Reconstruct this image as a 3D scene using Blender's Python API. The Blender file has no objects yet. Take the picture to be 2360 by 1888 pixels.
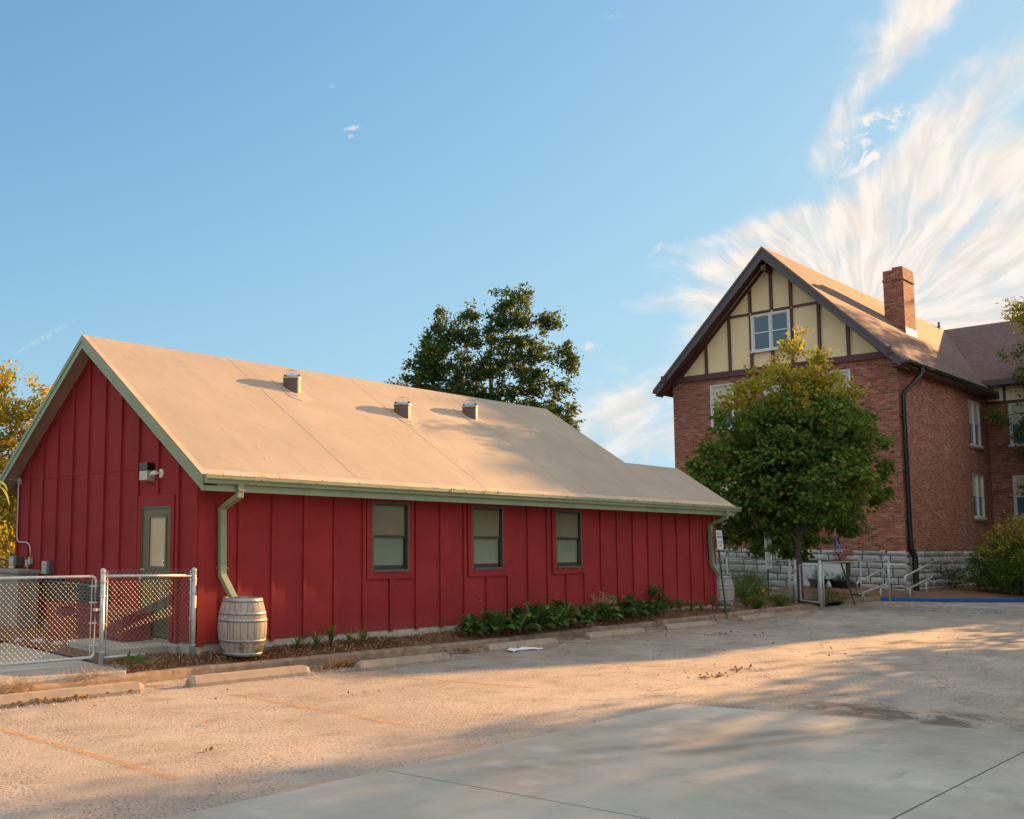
import bpy, math, random
import numpy as np
from mathutils import Vector, Matrix
# ------------------------------------------------------------------ camera
sc = bpy.context.scene
YAW, PITCH, ROLL = 0.892803, 0.088217, 0.011210
CAM = Vector((-7.9447, -11.5793, 1.6359))
cy_, sy_, cp_, sp_ = math.cos(YAW), math.sin(YAW), math.cos(PITCH), math.sin(PITCH)
F_ = Vector((cy_*cp_, sy_*cp_, sp_)); R_ = Vector((sy_, -cy_, 0)); U_ = R_.cross(F_)
cr_, sr_ = math.cos(ROLL), math.sin(ROLL)
R2 = cr_*R_ + sr_*U_; U2 = -sr_*R_ + cr_*U_
cd = bpy.data.cameras.new('camera'); cam = bpy.data.objects.new('camera', cd)
sc.collection.objects.link(cam); sc.camera = cam
cam.matrix_world = Matrix(((R2.x, U2.x, -F_.x, CAM.x), (R2.y, U2.y, -F_.y, CAM.y), (R2.z, U2.z, -F_.z, CAM.z), (0, 0, 0, 1)))
cd.sensor_width = 36; cd.sensor_fit = 'HORIZONTAL'; cd.lens = 2129.218/2360*36
cd.shift_x = (1180-625.18)/2360; cd.shift_y = (1047.08-944)/2360
cd.clip_start = 0.1; cd.clip_end = 3000
# ------------------------------------------------------------------ world, sun, exposure
SUN_EL, SUN_AZ = math.radians(15), math.radians(-5.3)
SD = Vector((math.cos(SUN_EL)*math.cos(SUN_AZ), math.cos(SUN_EL)*math.sin(SUN_AZ), math.sin(SUN_EL)))
sl = bpy.data.lights.new('sun', 'SUN'); sl.energy = 4.5; sl.angle = math.radians(0.5); sl.color = (1.0, 0.52, 0.19)
so = bpy.data.objects.new('sun', sl); sc.collection.objects.link(so)
so.rotation_euler = SD.to_track_quat('Z', 'Y').to_euler(); so.location = (60, -10, 30)
sc.view_settings.view_transform = 'Standard'; sc.view_settings.look = 'None'
sc.view_settings.gamma = 1; sc.view_settings.exposure = 1.9
SKY_STRENGTH = 0.10

class NT:
    """small helper around a node tree"""
    def __init__(s, t): s.t = t; s.n = t.nodes; s.l = t.links
    def new(s, typ, **kw):
        n = s.n.new(typ)
        for k, v in kw.items(): setattr(n, k, v)
        return n
    def put(s, sock, v):
        if v is None: return
        if isinstance(v, bpy.types.NodeSocket): s.l.new(v, sock)
        else: sock.default_value = v
    def m(s, op, a, b=None, c=None, clamp=False):
        n = s.new('ShaderNodeMath', operation=op, use_clamp=clamp)
        for i, v in enumerate((a, b, c)):
            if v is not None: s.put(n.inputs[i], v)
        return n.outputs[0]
    def vm(s, op, a, b=None, out=0):
        n = s.new('ShaderNodeVectorMath', operation=op); s.put(n.inputs[0], a)
        if b is not None: s.put(n.inputs[1], b)
        return n.outputs[out]
    def xyz(s, x, y=0.0, z=0.0):
        n = s.new('ShaderNodeCombineXYZ'); s.put(n.inputs[0], x); s.put(n.inputs[1], y); s.put(n.inputs[2], z); return n.outputs[0]
    def sep(s, v):
        n = s.new('ShaderNodeSeparateXYZ'); s.put(n.inputs[0], v); return n.outputs
    def noise(s, v, scale, detail=3, rough=0.55, dist=0.0, col=False):
        n = s.new('ShaderNodeTexNoise'); s.put(n.inputs['Vector'], v); n.inputs['Scale'].default_value = scale
        n.inputs['Detail'].default_value = detail; n.inputs['Roughness'].default_value = rough; n.inputs['Distortion'].default_value = dist
        return n.outputs['Color' if col else 'Fac']
    def ramp(s, v, a, b, lo=0.0, hi=1.0, smooth=True):
        n = s.new('ShaderNodeMapRange', clamp=True)
        if smooth: n.interpolation_type = 'SMOOTHSTEP'
        s.put(n.inputs[0], v)
        for i, x in enumerate((a, b, lo, hi)): n.inputs[i+1].default_value = x
        return n.outputs[0]
    def mix(s, f, a, b, blend='MIX'):
        n = s.new('ShaderNodeMix', data_type='RGBA', blend_type=blend); s.put(n.inputs[0], f)
        for i, v in ((6, a), (7, b)):
            if not isinstance(v, bpy.types.NodeSocket): v = (v[0], v[1], v[2], 1)
            s.put(n.inputs[i], v)
        return n.outputs[2]
    def cramp(s, v, stops):
        n = s.new('ShaderNodeValToRGB'); s.put(n.inputs[0], v); e = n.color_ramp.elements
        while len(e) < len(stops): e.new(0.5)
        for el, (p, c) in zip(e, stops): el.position = p; el.color = (c[0], c[1], c[2], 1)
        return n.outputs[0]

w = bpy.data.worlds.new('World'); sc.world = w; w.use_nodes = True
wt = NT(w.node_tree); wt.n.clear()
sky = wt.new('ShaderNodeTexSky', sky_type='NISHITA', sun_disc=False)
sky.sun_elevation = SUN_EL; sky.sun_rotation = math.radians(90) - SUN_AZ
sky.altitude = 100; sky.air_density = 1.0; sky.dust_density = 0.4; sky.ozone_density = 2.0
tc = wt.new('ShaderNodeTexCoord').outputs['Generated']
# cirrus: laid out on the sky sphere around a fixed compass direction (right of the barn)
CC = Vector((0.92, 0.30, 0.26)).normalized(); CA = Vector((CC.y, -CC.x, 0)).normalized(); CB = CA.cross(CC)
dn = wt.vm('NORMALIZE', tc)
dc = wt.m('MAXIMUM', wt.vm('DOT_PRODUCT', dn, tuple(CC), 1), 0.05)
u0 = wt.m('DIVIDE', wt.vm('DOT_PRODUCT', dn, tuple(CA), 1), dc)
v0 = wt.m('DIVIDE', wt.vm('DOT_PRODUCT', dn, tuple(CB), 1), dc)
wn = wt.noise(wt.xyz(u0, v0), 12.0, 3, 0.5, col=True); ws = wt.sep(wn)
u1 = wt.m('ADD', u0, wt.m('MULTIPLY', wt.m('SUBTRACT', ws[0], 0.5), 0.03))
v1 = wt.m('ADD', v0, wt.m('MULTIPLY', wt.m('SUBTRACT', ws[1], 0.5), 0.03))
def blob(u, v, cu, cv, ru, rv, ang, amp):
    ca, sa = math.cos(math.radians(ang)), math.sin(math.radians(ang))
    du = wt.m('SUBTRACT', u, cu); dv = wt.m('SUBTRACT', v, cv)
    a = wt.m('ADD', wt.m('MULTIPLY', du, ca/ru), wt.m('MULTIPLY', dv, sa/ru))
    b = wt.m('ADD', wt.m('MULTIPLY', du, -sa/rv), wt.m('MULTIPLY', dv, ca/rv))
    q = wt.m('ADD', wt.m('MULTIPLY', a, a), wt.m('MULTIPLY', b, b))
    return wt.m('MULTIPLY', wt.m('EXPONENT', wt.m('MULTIPLY', q, -1.0)), amp)
def addall(l):
    r = l[0]
    for x in l[1:]: r = wt.m('ADD', r, x)
    return r
D = addall([
    blob(u1, v1, 0.01, 0.010, 0.085, 0.050, 20, 1.5),
    blob(u1, v1, -0.080, 0.034, 0.070, 0.013, 6, 1.0),
    blob(u1, v1, -0.095, 0.006, 0.075, 0.013, 3, 1.0),
    blob(u1, v1, -0.130, -0.026, 0.070, 0.012, -4, 0.9),
    blob(u1, v1, -0.205, -0.125, 0.070, 0.034, 28, 1.0),
    blob(u1, v1, -0.170, -0.165, 0.070, 0.020, 10, 0.9),
    blob(u1, v1, 0.020, 0.150, 0.080, 0.020, 55, 0.95),
    blob(u1, v1, 0.052, 0.205, 0.050, 0.026, 40, 0.95),
    blob(u1, v1, 0.095, 0.125, 0.110, 0.026, 42, 0.80),
    blob(u1, v1, 0.040, 0.055, 0.085, 0.020, 50, 1.0),
    blob(u1, v1, 0.085, 0.030, 0.080, 0.018, 45, 0.80),
    blob(u1, v1, 0.085, -0.030, 0.130, 0.040, 12, 1.5),
    blob(u1, v1, 0.010, -0.060, 0.150, 0.040, 0, 1.2),
    blob(u1, v1, 0.160, 0.030, 0.080, 0.060, 20, 0.9)])
pu = wt.m('SUBTRACT', u1, 0.005); pv = wt.m('SUBTRACT', v1, -0.075)
th = wt.m('ARCTAN2', pv, pu); rr = wt.m('POWER', wt.m('ADD', wt.m('MULTIPLY', pu, pu), wt.m('MULTIPLY', pv, pv)), 0.5)
s1 = wt.noise(wt.xyz(wt.m('MULTIPLY', th, 3.6), wt.m('MULTIPLY', rr, 13.0)), 1.0, 5, 0.52, 0.7)
s2 = wt.noise(wt.xyz(wt.m('MULTIPLY', th, 10.0), wt.m('MULTIPLY', rr, 16.0), 3.0), 1.0, 5, 0.55, 0.5)
s3 = wt.noise(wt.xyz(u1, v1, 5.0), 18.0, 7, 0.62, 1.0)
tex = wt.m('ADD', wt.m('ADD', wt.m('MULTIPLY', s1, 0.55), wt.m('MULTIPLY', s2, 0.30)), wt.m('MULTIPLY', s3, 0.30))
dens = wt.m('ADD', wt.m('MULTIPLY', wt.m('SUBTRACT', tex, 0.565), 2.2), wt.m('MULTIPLY', wt.m('MINIMUM', D, 1.35), 0.62))
mask = wt.m('MULTIPLY', wt.ramp(dens, 0.10, 0.98, 0.0, 0.97), wt.ramp(D, 0.03, 0.40))
# small bright puffs and the few loose wisps
P = addall([
    blob(u1, v1, 0.015, 0.112, 0.020, 0.009, 5, 1.0), blob(u1, v1, 0.040, 0.110, 0.014, 0.008, 30, 0.9),
    blob(u1, v1, -0.010, 0.094, 0.012, 0.006, 10, 0.8), blob(u1, v1, 0.002, 0.077, 0.024, 0.007, 8, 1.0),
    blob(u1, v1, 0.010, 0.094, 0.008, 0.010, 0, 0.7)])
pn = wt.noise(wt.xyz(u1, v1, 9.0), 80.0, 5, 0.6, 0.8)
pm = wt.ramp(wt.m('MULTIPLY', P, wt.ramp(pn, 0.38, 0.70)), 0.06, 0.8, 0, 0.9)
W = addall([
    blob(u1, v1, -0.487, 0.218, 0.012, 0.003, 0, 0.8), blob(u1, v1, -0.508, 0.268, 0.007, 0.002, 0, 0.5),
    blob(u1, v1, -0.490, 0.208, 0.006, 0.002, 0, 0.8), blob(u1, v1, -0.195, 0.262, 0.013, 0.004, 0, 0.35),
    blob(u1, v1, -0.247, -0.058, 0.014, 0.005, 5, 1.0), blob(u1, v1, -0.168, 0.027, 0.008, 0.003, 45, 0.9),
    blob(u0, v0, -1.040, 0.033, 0.090, 0.006, 15, 0.45), blob(u1, v1, 0.075, 0.090, 0.004, 0.003, 0, 0.6)])
wm = wt.ramp(wt.m('MULTIPLY', W, wt.ramp(pn, 0.35, 0.6, 0.35, 1.1)), 0.10, 0.9, 0, 0.8)
CLW = 1.0/(SKY_STRENGTH*2**sc.view_settings.exposure)
# the clear part of the sky, rolled off towards the sun side as the photograph's exposure does
ss = wt.sep(sky.outputs[0])
roll = lambda x, top: wt.m('MULTIPLY', wt.m('SUBTRACT', 1.0, wt.m('EXPONENT', wt.m('MULTIPLY', x, -1/2.2))), top*CLW)
skyc = wt.xyz(roll(ss[0], 0.55), roll(ss[1], 0.78), roll(ss[2], 0.92))
# added fill light outside the view: bright cloud overhead and behind the camera
CF = Vector((math.cos(math.radians(39))*math.cos(math.radians(13)), math.sin(math.radians(39))*math.cos(math.radians(13)), math.sin(math.radians(13))))
away = wt.vm('DOT_PRODUCT', dn, tuple(CF), 1)
cn = wt.noise(wt.vm('MULTIPLY', dn, (1, 1, 2)), 2.5, 5, 0.6)
over = wt.m('MULTIPLY', wt.ramp(away, 0.80, 0.45), wt.ramp(cn, 0.36, 0.52))
over = wt.m('MULTIPLY', over, wt.m('MULTIPLY', wt.ramp(wt.sep(dn)[2], 0.02, 0.12), wt.ramp(wt.vm('DOT_PRODUCT', dn, (-0.98, 0.2, 0.0), 1), 0.3, 0.85, 1.0, 0.45)))  # fill dimmed towards -X so the gable stays darker
skyc = wt.mix(over, skyc, (1.34*CLW, 1.32*CLW, 1.26*CLW))
cirrus = wt.mix(wt.ramp(s2, 0.35, 0.65), (0.86*CLW, 0.79*CLW, 0.72*CLW), (1.04*CLW, 0.95*CLW, 0.86*CLW))
c1 = wt.mix(mask, skyc, cirrus)
c2 = wt.mix(pm, c1, (1.05*CLW, 0.95*CLW, 0.88*CLW))
c3 = wt.mix(wm, c2, (0.85*CLW, 0.80*CLW, 0.78*CLW))
bg = wt.new('ShaderNodeBackground'); wt.put(bg.inputs[0], c3); bg.inputs[1].default_value = SKY_STRENGTH
wo = wt.new('ShaderNodeOutputWorld'); wt.l.new(bg.outputs[0], wo.inputs[0])
# ------------------------------------------------------------------ materials
MATS = {}
def newmat(name):
    m = bpy.data.materials.new(name); m.use_nodes = True; t = NT(m.node_tree); t.n.clear()
    b = t.new('ShaderNodeBsdfPrincipled'); o = t.new('ShaderNodeOutputMaterial'); t.l.new(b.outputs[0], o.inputs[0])
    MATS[name] = m; t.b = b; t.o = o
    return m, t
def bump(t, h, strength=0.3, dist=0.01):
    n = t.new('ShaderNodeBump'); n.inputs['Strength'].default_value = strength; n.inputs['Distance'].default_value = dist
    t.put(n.inputs['Height'], h); t.l.new(n.outputs[0], t.b.inputs['Normal'])
def P(t, **kw):
    for k, v in kw.items(): t.put(t.b.inputs[k.replace('_', ' ')], v)
def simple(name, col, rough=0.6, var=0.12, scale=4.0, fine=60.0, bmp=0.15, metal=0.0, dirt=None, dscale=1.2, spec=None):
    """paint / metal / wood with uneven tone, fine grain and optional dirt patches"""
    m, t = newmat(name); p = t.new('ShaderNodeTexCoord').outputs['Object']
    a = t.noise(p, scale, 4); f = t.noise(p, fine, 2)
    lo = tuple(c*(1-var) for c in col); hi = tuple(min(1, c*(1+var)) for c in col)
    c = t.mix(t.ramp(a, 0.3, 0.7), lo, hi)
    c = t.mix(t.m('MULTIPLY', f, 0.35), c, tuple(x*0.75 for x in col))
    if dirt: c = t.mix(t.ramp(t.noise(p, dscale, 5, 0.65), 0.52, 0.72, 0, 0.75), c, dirt)
    P(t, Base_Color=c, Roughness=t.ramp(a, 0.2, 0.8, rough*0.85, min(1, rough*1.12)), Metallic=metal)
    if spec is not None: t.b.inputs['Specular IOR Level'].default_value = spec
    if bmp: bump(t, f, bmp, 0.004)
    return m
def leafmat(name, c1, c2, c3=None, amt3=0.0, trans=0.35, rough=0.62):
    m, t = newmat(name)
    r = t.new('ShaderNodeNewGeometry').outputs['Random Per Island']
    p = t.new('ShaderNodeTexCoord').outputs['Object']; big = t.noise(p, 0.9, 2)
    c = t.mix(r, c1, c2)
    c = t.mix(t.ramp(big, 0.35, 0.65, 0, 0.5), c, tuple(x*0.7 for x in c1))
    if c3: c = t.mix(t.ramp(t.m('FRACT', t.m('MULTIPLY', r, 7.31)), 1-amt3-0.02, 1-amt3+0.02), c, c3)
    P(t, Base_Color=c, Roughness=rough); t.b.inputs['Specular IOR Level'].default_value = 0.1
    tr = t.new('ShaderNodeBsdfTranslucent'); t.put(tr.inputs[0], t.mix(0.5, c, (0.30, 0.32, 0.05), 'MIX'))
    mx = t.new('ShaderNodeMixShader'); mx.inputs[0].default_value = trans
    t.l.new(t.b.outputs[0], mx.inputs[1]); t.l.new(tr.outputs[0], mx.inputs[2]); t.l.new(mx.outputs[0], t.o.inputs[0])
    return m

# red board siding: slightly chalky paint, lap stains low on the wall
m, t = newmat('red_siding'); p = t.new('ShaderNodeTexCoord').outputs['Object']
a = t.noise(p, 1.3, 5, 0.6); f = t.noise(t.vm('MULTIPLY', p, (1, 1, 0.15)), 40.0, 3)
c = t.mix(t.ramp(a, 0.3, 0.7), (0.24, 0.020, 0.021), (0.30, 0.030, 0.030))
c = t.mix(t.ramp(f, 0.45, 0.75, 0, 0.35), c, (0.17, 0.010, 0.016))
s = t.sep(p); bd_ = t.new('ShaderNodeTexWhiteNoise', noise_dimensions='2D'); t.put(bd_.inputs['Vector'], t.xyz(t.m('FLOOR', t.m('DIVIDE', t.m('SUBTRACT', s[0], 0.7), 0.677)), t.m('FLOOR', t.m('DIVIDE', t.m('ADD', s[1], 0.05), 0.61))))
c = t.mix(t.m('MULTIPLY', bd_.outputs[0], 0.22), c, (0.165, 0.014, 0.020))
spl = t.m('MULTIPLY', t.ramp(t.m('ADD', s[2], t.m('MULTIPLY', t.noise(p, 9, 4, 0.7), 0.35)), 0.20, 0.45, 0.5, 0.0), t.ramp(t.noise(p, 30, 3, 0.7), 0.4, 0.65)); c = t.mix(spl, c, (0.16, 0.075, 0.05))
stk = t.noise(t.vm('MULTIPLY', p, (9, 9, 0.5)), 1.6, 4, 0.7); c = t.mix(t.ramp(stk, 0.55, 0.75, 0, 0.3), c, (0.33, 0.045, 0.05))
P(t, Base_Color=c, Roughness=t.ramp(a, 0.2, 0.8, 0.7, 0.85)); t.b.inputs['Specular IOR Level'].default_value = 0.2; bump(t, f, 0.25, 0.003)
simple('red_box_paint', (0.22, 0.035, 0.028), 0.7, 0.2, 3, 50, 0.3)
simple('sage_trim', (0.215, 0.275, 0.165), 0.5, 0.07, 2.5, 70, 0.1, dirt=(0.16, 0.19, 0.12), dscale=3.0)
simple('soffit_wood', (0.36, 0.25, 0.19), 0.7, 0.12, 2, 40, 0.2)
simple('door_paint', (0.115, 0.105, 0.055), 0.45, 0.08, 3, 80, 0.1)
simple('bronze_frame', (0.085, 0.066, 0.05), 0.4, 0.15, 5, 80, 0.1)
simple('dark_sash', (0.018, 0.018, 0.018), 0.35, 0.2, 5, 80, 0)
simple('black_paint', (0.012, 0.014, 0.013), 0.3, 0.2, 5, 80, 0)
simple('white_trim', (0.62, 0.64, 0.64), 0.45, 0.05, 4, 80, 0.05)
simple('white_plastic', (0.70, 0.68, 0.62), 0.35, 0.04, 4, 80, 0)
simple('foundation_concrete', (0.40, 0.37, 0.31), 0.85, 0.15, 3, 60, 0.5, dirt=(0.20, 0.17, 0.12), dscale=2.2)
simple('stop_concrete', (0.31, 0.245, 0.185), 0.85, 0.18, 6, 90, 0.7, dirt=(0.24, 0.19, 0.14), dscale=5.0)
simple('kerb_concrete', (0.25, 0.175, 0.12), 0.9, 0.3, 5, 70, 0.9, dirt=(0.11, 0.075, 0.05), dscale=3.0)
simple('blue_paint', (0.008, 0.085, 0.30), 0.6, 0.15, 4, 70, 0.5, dirt=(0.02, 0.06, 0.18), dscale=4)
simple('galvanised', (0.46, 0.48, 0.46), 0.48, 0.12, 12, 120, 0.05, metal=0.4)
simple('wire', (0.22, 0.22, 0.19), 0.5, 0.15, 12, 120, 0, metal=0.5)
simple('grey_cabinet', (0.20, 0.205, 0.19), 0.55, 0.07, 2, 50, 0.1)
simple('light_box', (0.40, 0.38, 0.33), 0.5, 0.1, 6, 50, 0.1)
simple('dark_box', (0.07, 0.09, 0.085), 0.5, 0.1, 6, 50, 0.1)
simple('barrel_hoop', (0.30, 0.33, 0.34), 0.5, 0.2, 9, 60, 0.2, metal=0.6, dirt=(0.13, 0.10, 0.08), dscale=6)
simple('stucco', (0.80, 0.64, 0.38), 0.85, 0.05, 1.5, 60, 0.3)
simple('timber', (0.085, 0.030, 0.026), 0.6, 0.15, 3, 50, 0.2)
simple('grey_fascia', (0.070, 0.060, 0.066), 0.5, 0.1, 2, 50, 0.1)
simple('brown_tube', (0.10, 0.065, 0.05), 0.5, 0.1, 5, 50, 0)
simple('lead', (0.12, 0.10, 0.09), 0.7, 0.2, 5, 50, 0.1)
simple('bark', (0.085, 0.065, 0.05), 0.9, 0.3, 6, 40, 0.8)
simple('sign_post', (0.06, 0.075, 0.06), 0.6, 0.2, 8, 60, 0.2)
simple('sign_white', (0.62, 0.63, 0.64), 0.4, 0.03, 4, 80, 0)
simple('sign_ink', (0.05, 0.055, 0.075), 0.5, 0.1, 4, 80, 0)
simple('sign_blue', (0.012, 0.045, 0.22), 0.4, 0.08, 4, 80, 0)
simple('pink_petal', (0.45, 0.16, 0.30), 0.6, 0.2, 30, 80, 0)
simple('dark_cone', (0.05, 0.015, 0.02), 0.8, 0.2, 30, 80, 0)
simple('yellow_petal', (0.75, 0.42, 0.03), 0.6, 0.15, 30, 80, 0)
simple('purple_petal', (0.22, 0.16, 0.42), 0.6, 0.15, 30, 80, 0)
simple('dry_straw', (0.40, 0.25, 0.11), 0.9, 0.3, 20, 60, 0)
simple('paper', (0.66, 0.66, 0.70), 0.8, 0.06, 10, 60, 0.2)
simple('pebble', (0.42, 0.38, 0.33), 0.85, 0.35, 20, 80, 0.2)
simple('rock', (0.30, 0.30, 0.29), 0.9, 0.2, 6, 40, 0.5)
leafmat('litter', (0.16, 0.055, 0.02), (0.30, 0.13, 0.05), (0.45, 0.30, 0.08), 0.12, 0.15, 0.8)
leafmat('chip', (0.13, 0.055, 0.025), (0.30, 0.155, 0.075), (0.42, 0.26, 0.14), 0.18, 0.0, 0.95)
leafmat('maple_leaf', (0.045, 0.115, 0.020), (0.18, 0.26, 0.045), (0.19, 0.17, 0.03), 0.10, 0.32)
leafmat('sunlit_tint_leaf', (0.24, 0.28, 0.030), (0.50, 0.42, 0.05), (0.50, 0.31, 0.05), 0.30, 0.40)  # sunlit gold of the crown tops put into the leaf colour
leafmat('oak_leaf', (0.024, 0.075, 0.024), (0.070, 0.135, 0.038), (0.12, 0.10, 0.02), 0.06, 0.28)
leafmat('autumn_leaf', (0.62, 0.42, 0.06), (0.85, 0.45, 0.09), (0.34, 0.38, 0.04), 0.40, 0.45)
leafmat('bush_leaf', (0.045, 0.12, 0.020), (0.12, 0.20, 0.03), (0.28, 0.25, 0.04), 0.12, 0.36)
leafmat('hosta_leaf', (0.025, 0.080, 0.022), (0.085, 0.165, 0.035), (0.16, 0.20, 0.06), 0.12, 0.2, 0.35)
leafmat('blade', (0.05, 0.11, 0.025), (0.10, 0.17, 0.04), (0.20, 0.22, 0.06), 0.15, 0.25)
leafmat('feather', (0.07, 0.12, 0.03), (0.13, 0.18, 0.05), (0.22, 0.22, 0.06), 0.15, 0.3)
leafmat('vine_leaf', (0.16, 0.24, 0.02), (0.34, 0.36, 0.03), (0.42, 0.14, 0.06), 0.2, 0.4)
leafmat('grass_blade', (0.06, 0.11, 0.02), (0.13, 0.17, 0.04), (0.26, 0.20, 0.08), 0.2, 0.3)

# window panes: dim glass with a blind behind, glossy; some reflections put into the base colour
def pane(name, col, rough=0.06, spec=0.8):
    m, t = newmat(name); p = t.new('ShaderNodeTexCoord').outputs['Object']
    a = t.noise(p, 2.0, 3); P(t, Base_Color=t.mix(a, tuple(x*0.85 for x in col), tuple(x*1.15 for x in col)), Roughness=rough)
    t.b.inputs['Specular IOR Level'].default_value = spec; bump(t, a, 0.02, 0.02)
pane('blind_pane', (0.155, 0.15, 0.095), 0.12, 0.5); pane('cool_pane', (0.13, 0.185, 0.135), 0.12, 0.5); pane('dark_pane', (0.045, 0.11, 0.155), 0.06, 0.6); pane('black_pane', (0.01, 0.012, 0.012), 0.1, 0.5)  # dark_pane: blue sky reflection put into the base colour
pane('cream_pane', (0.50, 0.46, 0.36), 0.2, 0.5); pane('door_pane', (0.55, 0.44, 0.28), 0.12, 0.8); pane('lamp_lens', (0.42, 0.40, 0.33), 0.2, 0.6)  # door_pane: bright tan reflection put into the base colour
m, t = newmat('clear_dome'); t.b.inputs['Transmission Weight'].default_value = 1; P(t, Base_Color=(0.95, 0.93, 0.90, 1), Roughness=0.02); t.b.inputs['IOR'].default_value = 1.15

# barn roof membrane
m, t = newmat('roof_membrane'); p = t.new('ShaderNodeTexCoord').outputs['Object']
a = t.noise(p, 0.5, 5, 0.6); b_ = t.noise(t.vm('MULTIPLY', p, (1.0, 0.35, 0.35)), 2.2, 5, 0.65); f = t.noise(p, 90, 2)
c = t.mix(t.ramp(a, 0.3, 0.7), (0.325, 0.258, 0.188), (0.385, 0.312, 0.230))
c = t.mix(t.ramp(b_, 0.5, 0.75, 0, 0.45), c, (0.27, 0.225, 0.18))
c = t.mix(t.ramp(t.noise(p, 7, 5, 0.7), 0.52, 0.72, 0, 0.3), c, (0.25, 0.205, 0.16))
c = t.mix(t.m('MULTIPLY', f, 0.25), c, (0.24, 0.20, 0.16))
bl = t.new('ShaderNodeTexVoronoi'); bl.inputs['Scale'].default_value = 1.7; t.put(bl.inputs['Vector'], t.vm('MULTIPLY', p, (1, 0.8, 0.8)))
bub = t.ramp(bl.outputs['Distance'], 0.0, 0.10, 1.0, 0.0)
hh = t.m('ADD', t.m('MULTIPLY', bub, 0.5), t.m('MULTIPLY', t.noise(p, 1.4, 4, 0.5, 0.8), 1.0))
P(t, Base_Color=c, Roughness=0.75); bump(t, hh, 0.22, 0.05)
simple('roof_edge_metal', (0.52, 0.37, 0.24), 0.55, 0.1, 2, 60, 0.1, dirt=(0.30, 0.20, 0.13), dscale=2.5)
simple('roof_flashing', (0.40, 0.32, 0.24), 0.7, 0.12, 4, 60, 0.2)

# shingles
def shingles(name, c1, c2):
    m, t = newmat(name); uv = t.new('ShaderNodeTexCoord').outputs['UV']; s = t.sep(uv)
    row = t.m('FLOOR', t.m('DIVIDE', s[1], 0.14)); colu = t.m('FLOOR', t.m('ADD', t.m('DIVIDE', s[0], 0.30), t.m('MULTIPLY', row, 0.5)))
    wn = t.new('ShaderNodeTexWhiteNoise', noise_dimensions='2D'); t.put(wn.inputs['Vector'], t.xyz(row, colu))
    p = t.new('ShaderNodeTexCoord').outputs['Object']; big = t.noise(p, 0.45, 4); f = t.noise(p, 60, 2)
    c = t.mix(wn.outputs[0], c1, c2); c = t.mix(t.ramp(big, 0.3, 0.7, 0, 0.35), c, tuple(x*0.72 for x in c1))
    c = t.mix(t.m('MULTIPLY', f, 0.4), c, tuple(x*0.6 for x in c1))
    fr = t.m('FRACT', t.m('DIVIDE', s[1], 0.14)); edge = t.ramp(fr, 0.0, 0.16, 0.55, 1.0)
    c = t.mix(t.m('SUBTRACT', 1.0, edge), c, tuple(x*0.3 for x in c1))
    P(t, Base_Color=c, Roughness=0.92); bump(t, t.m('SUBTRACT', 1.0, fr), 0.5, 0.012)
shingles('red_shingle', (0.120, 0.070, 0.058), (0.175, 0.10, 0.082))
shingles('brown_shingle', (0.105, 0.055, 0.052), (0.16, 0.088, 0.078))

# brick: one random colour per brick, mortar joints, mottling
def brick(name, mul=(1, 1, 1)):
    m, t = newmat(name); uv = t.new('ShaderNodeTexCoord').outputs['UV']; s = t.sep(uv)
    H, W = 0.0677, 0.225
    v = t.m('DIVIDE', s[1], H); row = t.m('FLOOR', v); u = t.m('ADD', t.m('DIVIDE', s[0], W), t.m('MULTIPLY', t.m('FRACT', t.m('MULTIPLY', row, 0.5)), 1.0)); colu = t.m('FLOOR', u)
    fv = t.m('FRACT', v); fu = t.m('FRACT', u)
    ev = t.m('MINIMUM', fv, t.m('SUBTRACT', 1.0, fv)); eu = t.m('MULTIPLY', t.m('MINIMUM', fu, t.m('SUBTRACT', 1.0, fu)), W/H)
    p = t.new('ShaderNodeTexCoord').outputs['Object']; wob = t.m('MULTIPLY', t.m('SUBTRACT', t.noise(p, 25, 2), 0.5), 0.10)
    e = t.m('ADD', t.m('MINIMUM', ev, eu), wob); mort = t.ramp(e, 0.05, 0.13, 1.0, 0.0)
    wn = t.new('ShaderNodeTexWhiteNoise', noise_dimensions='2D'); t.put(wn.inputs['Vector'], t.xyz(row, colu))
    sc_ = lambda c: tuple(c[i]*mul[i] for i in range(3))
    c = t.cramp(wn.outputs[0], [(0.0, sc_((0.20, 0.058, 0.045))), (0.30, sc_((0.27, 0.085, 0.062))), (0.55, sc_((0.34, 0.125, 0.085))), (0.78, sc_((0.38, 0.17, 0.12))), (0.93, sc_((0.44, 0.27, 0.19))), (0.955, sc_((0.05, 0.03, 0.03))), (1.0, sc_((0.10, 0.05, 0.045)))])
    big = t.noise(p, 0.6, 5, 0.6)
    c = t.mix(t.ramp(big, 0.35, 0.68, 0, 0.5), c, sc_((0.17, 0.07, 0.055)))
    c = t.mix(t.ramp(t.noise(p, 1.1, 5, 0.7), 0.56, 0.72, 0, 0.35), c, sc_((0.40, 0.27, 0.20)))
    c = t.mix(mort, c, sc_((0.33, 0.26, 0.22)))
    P(t, Base_Color=c, Roughness=0.9); bump(t, t.m('ADD', t.m('SUBTRACT', 1.0, mort), t.m('MULTIPLY', t.noise(p, 60, 3), 0.5)), 0.6, 0.01)
brick('brick', (0.98, 0.82, 0.70))
m, t = newmat('ashlar_stone'); p = t.new('ShaderNodeTexCoord').outputs['Object']; r = t.new('ShaderNodeNewGeometry').outputs['Random Per Island']
c = t.mix(r, (0.30, 0.295, 0.29), (0.50, 0.49, 0.475)); a = t.noise(p, 5, 5, 0.65)
c = t.mix(t.ramp(a, 0.42, 0.7, 0, 0.7), c, (0.27, 0.26, 0.24)); P(t, Base_Color=c, Roughness=0.9); bump(t, a, 0.5, 0.02)
simple('mortar', (0.06, 0.056, 0.05), 0.95, 0.2, 4, 50, 0.3)

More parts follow.
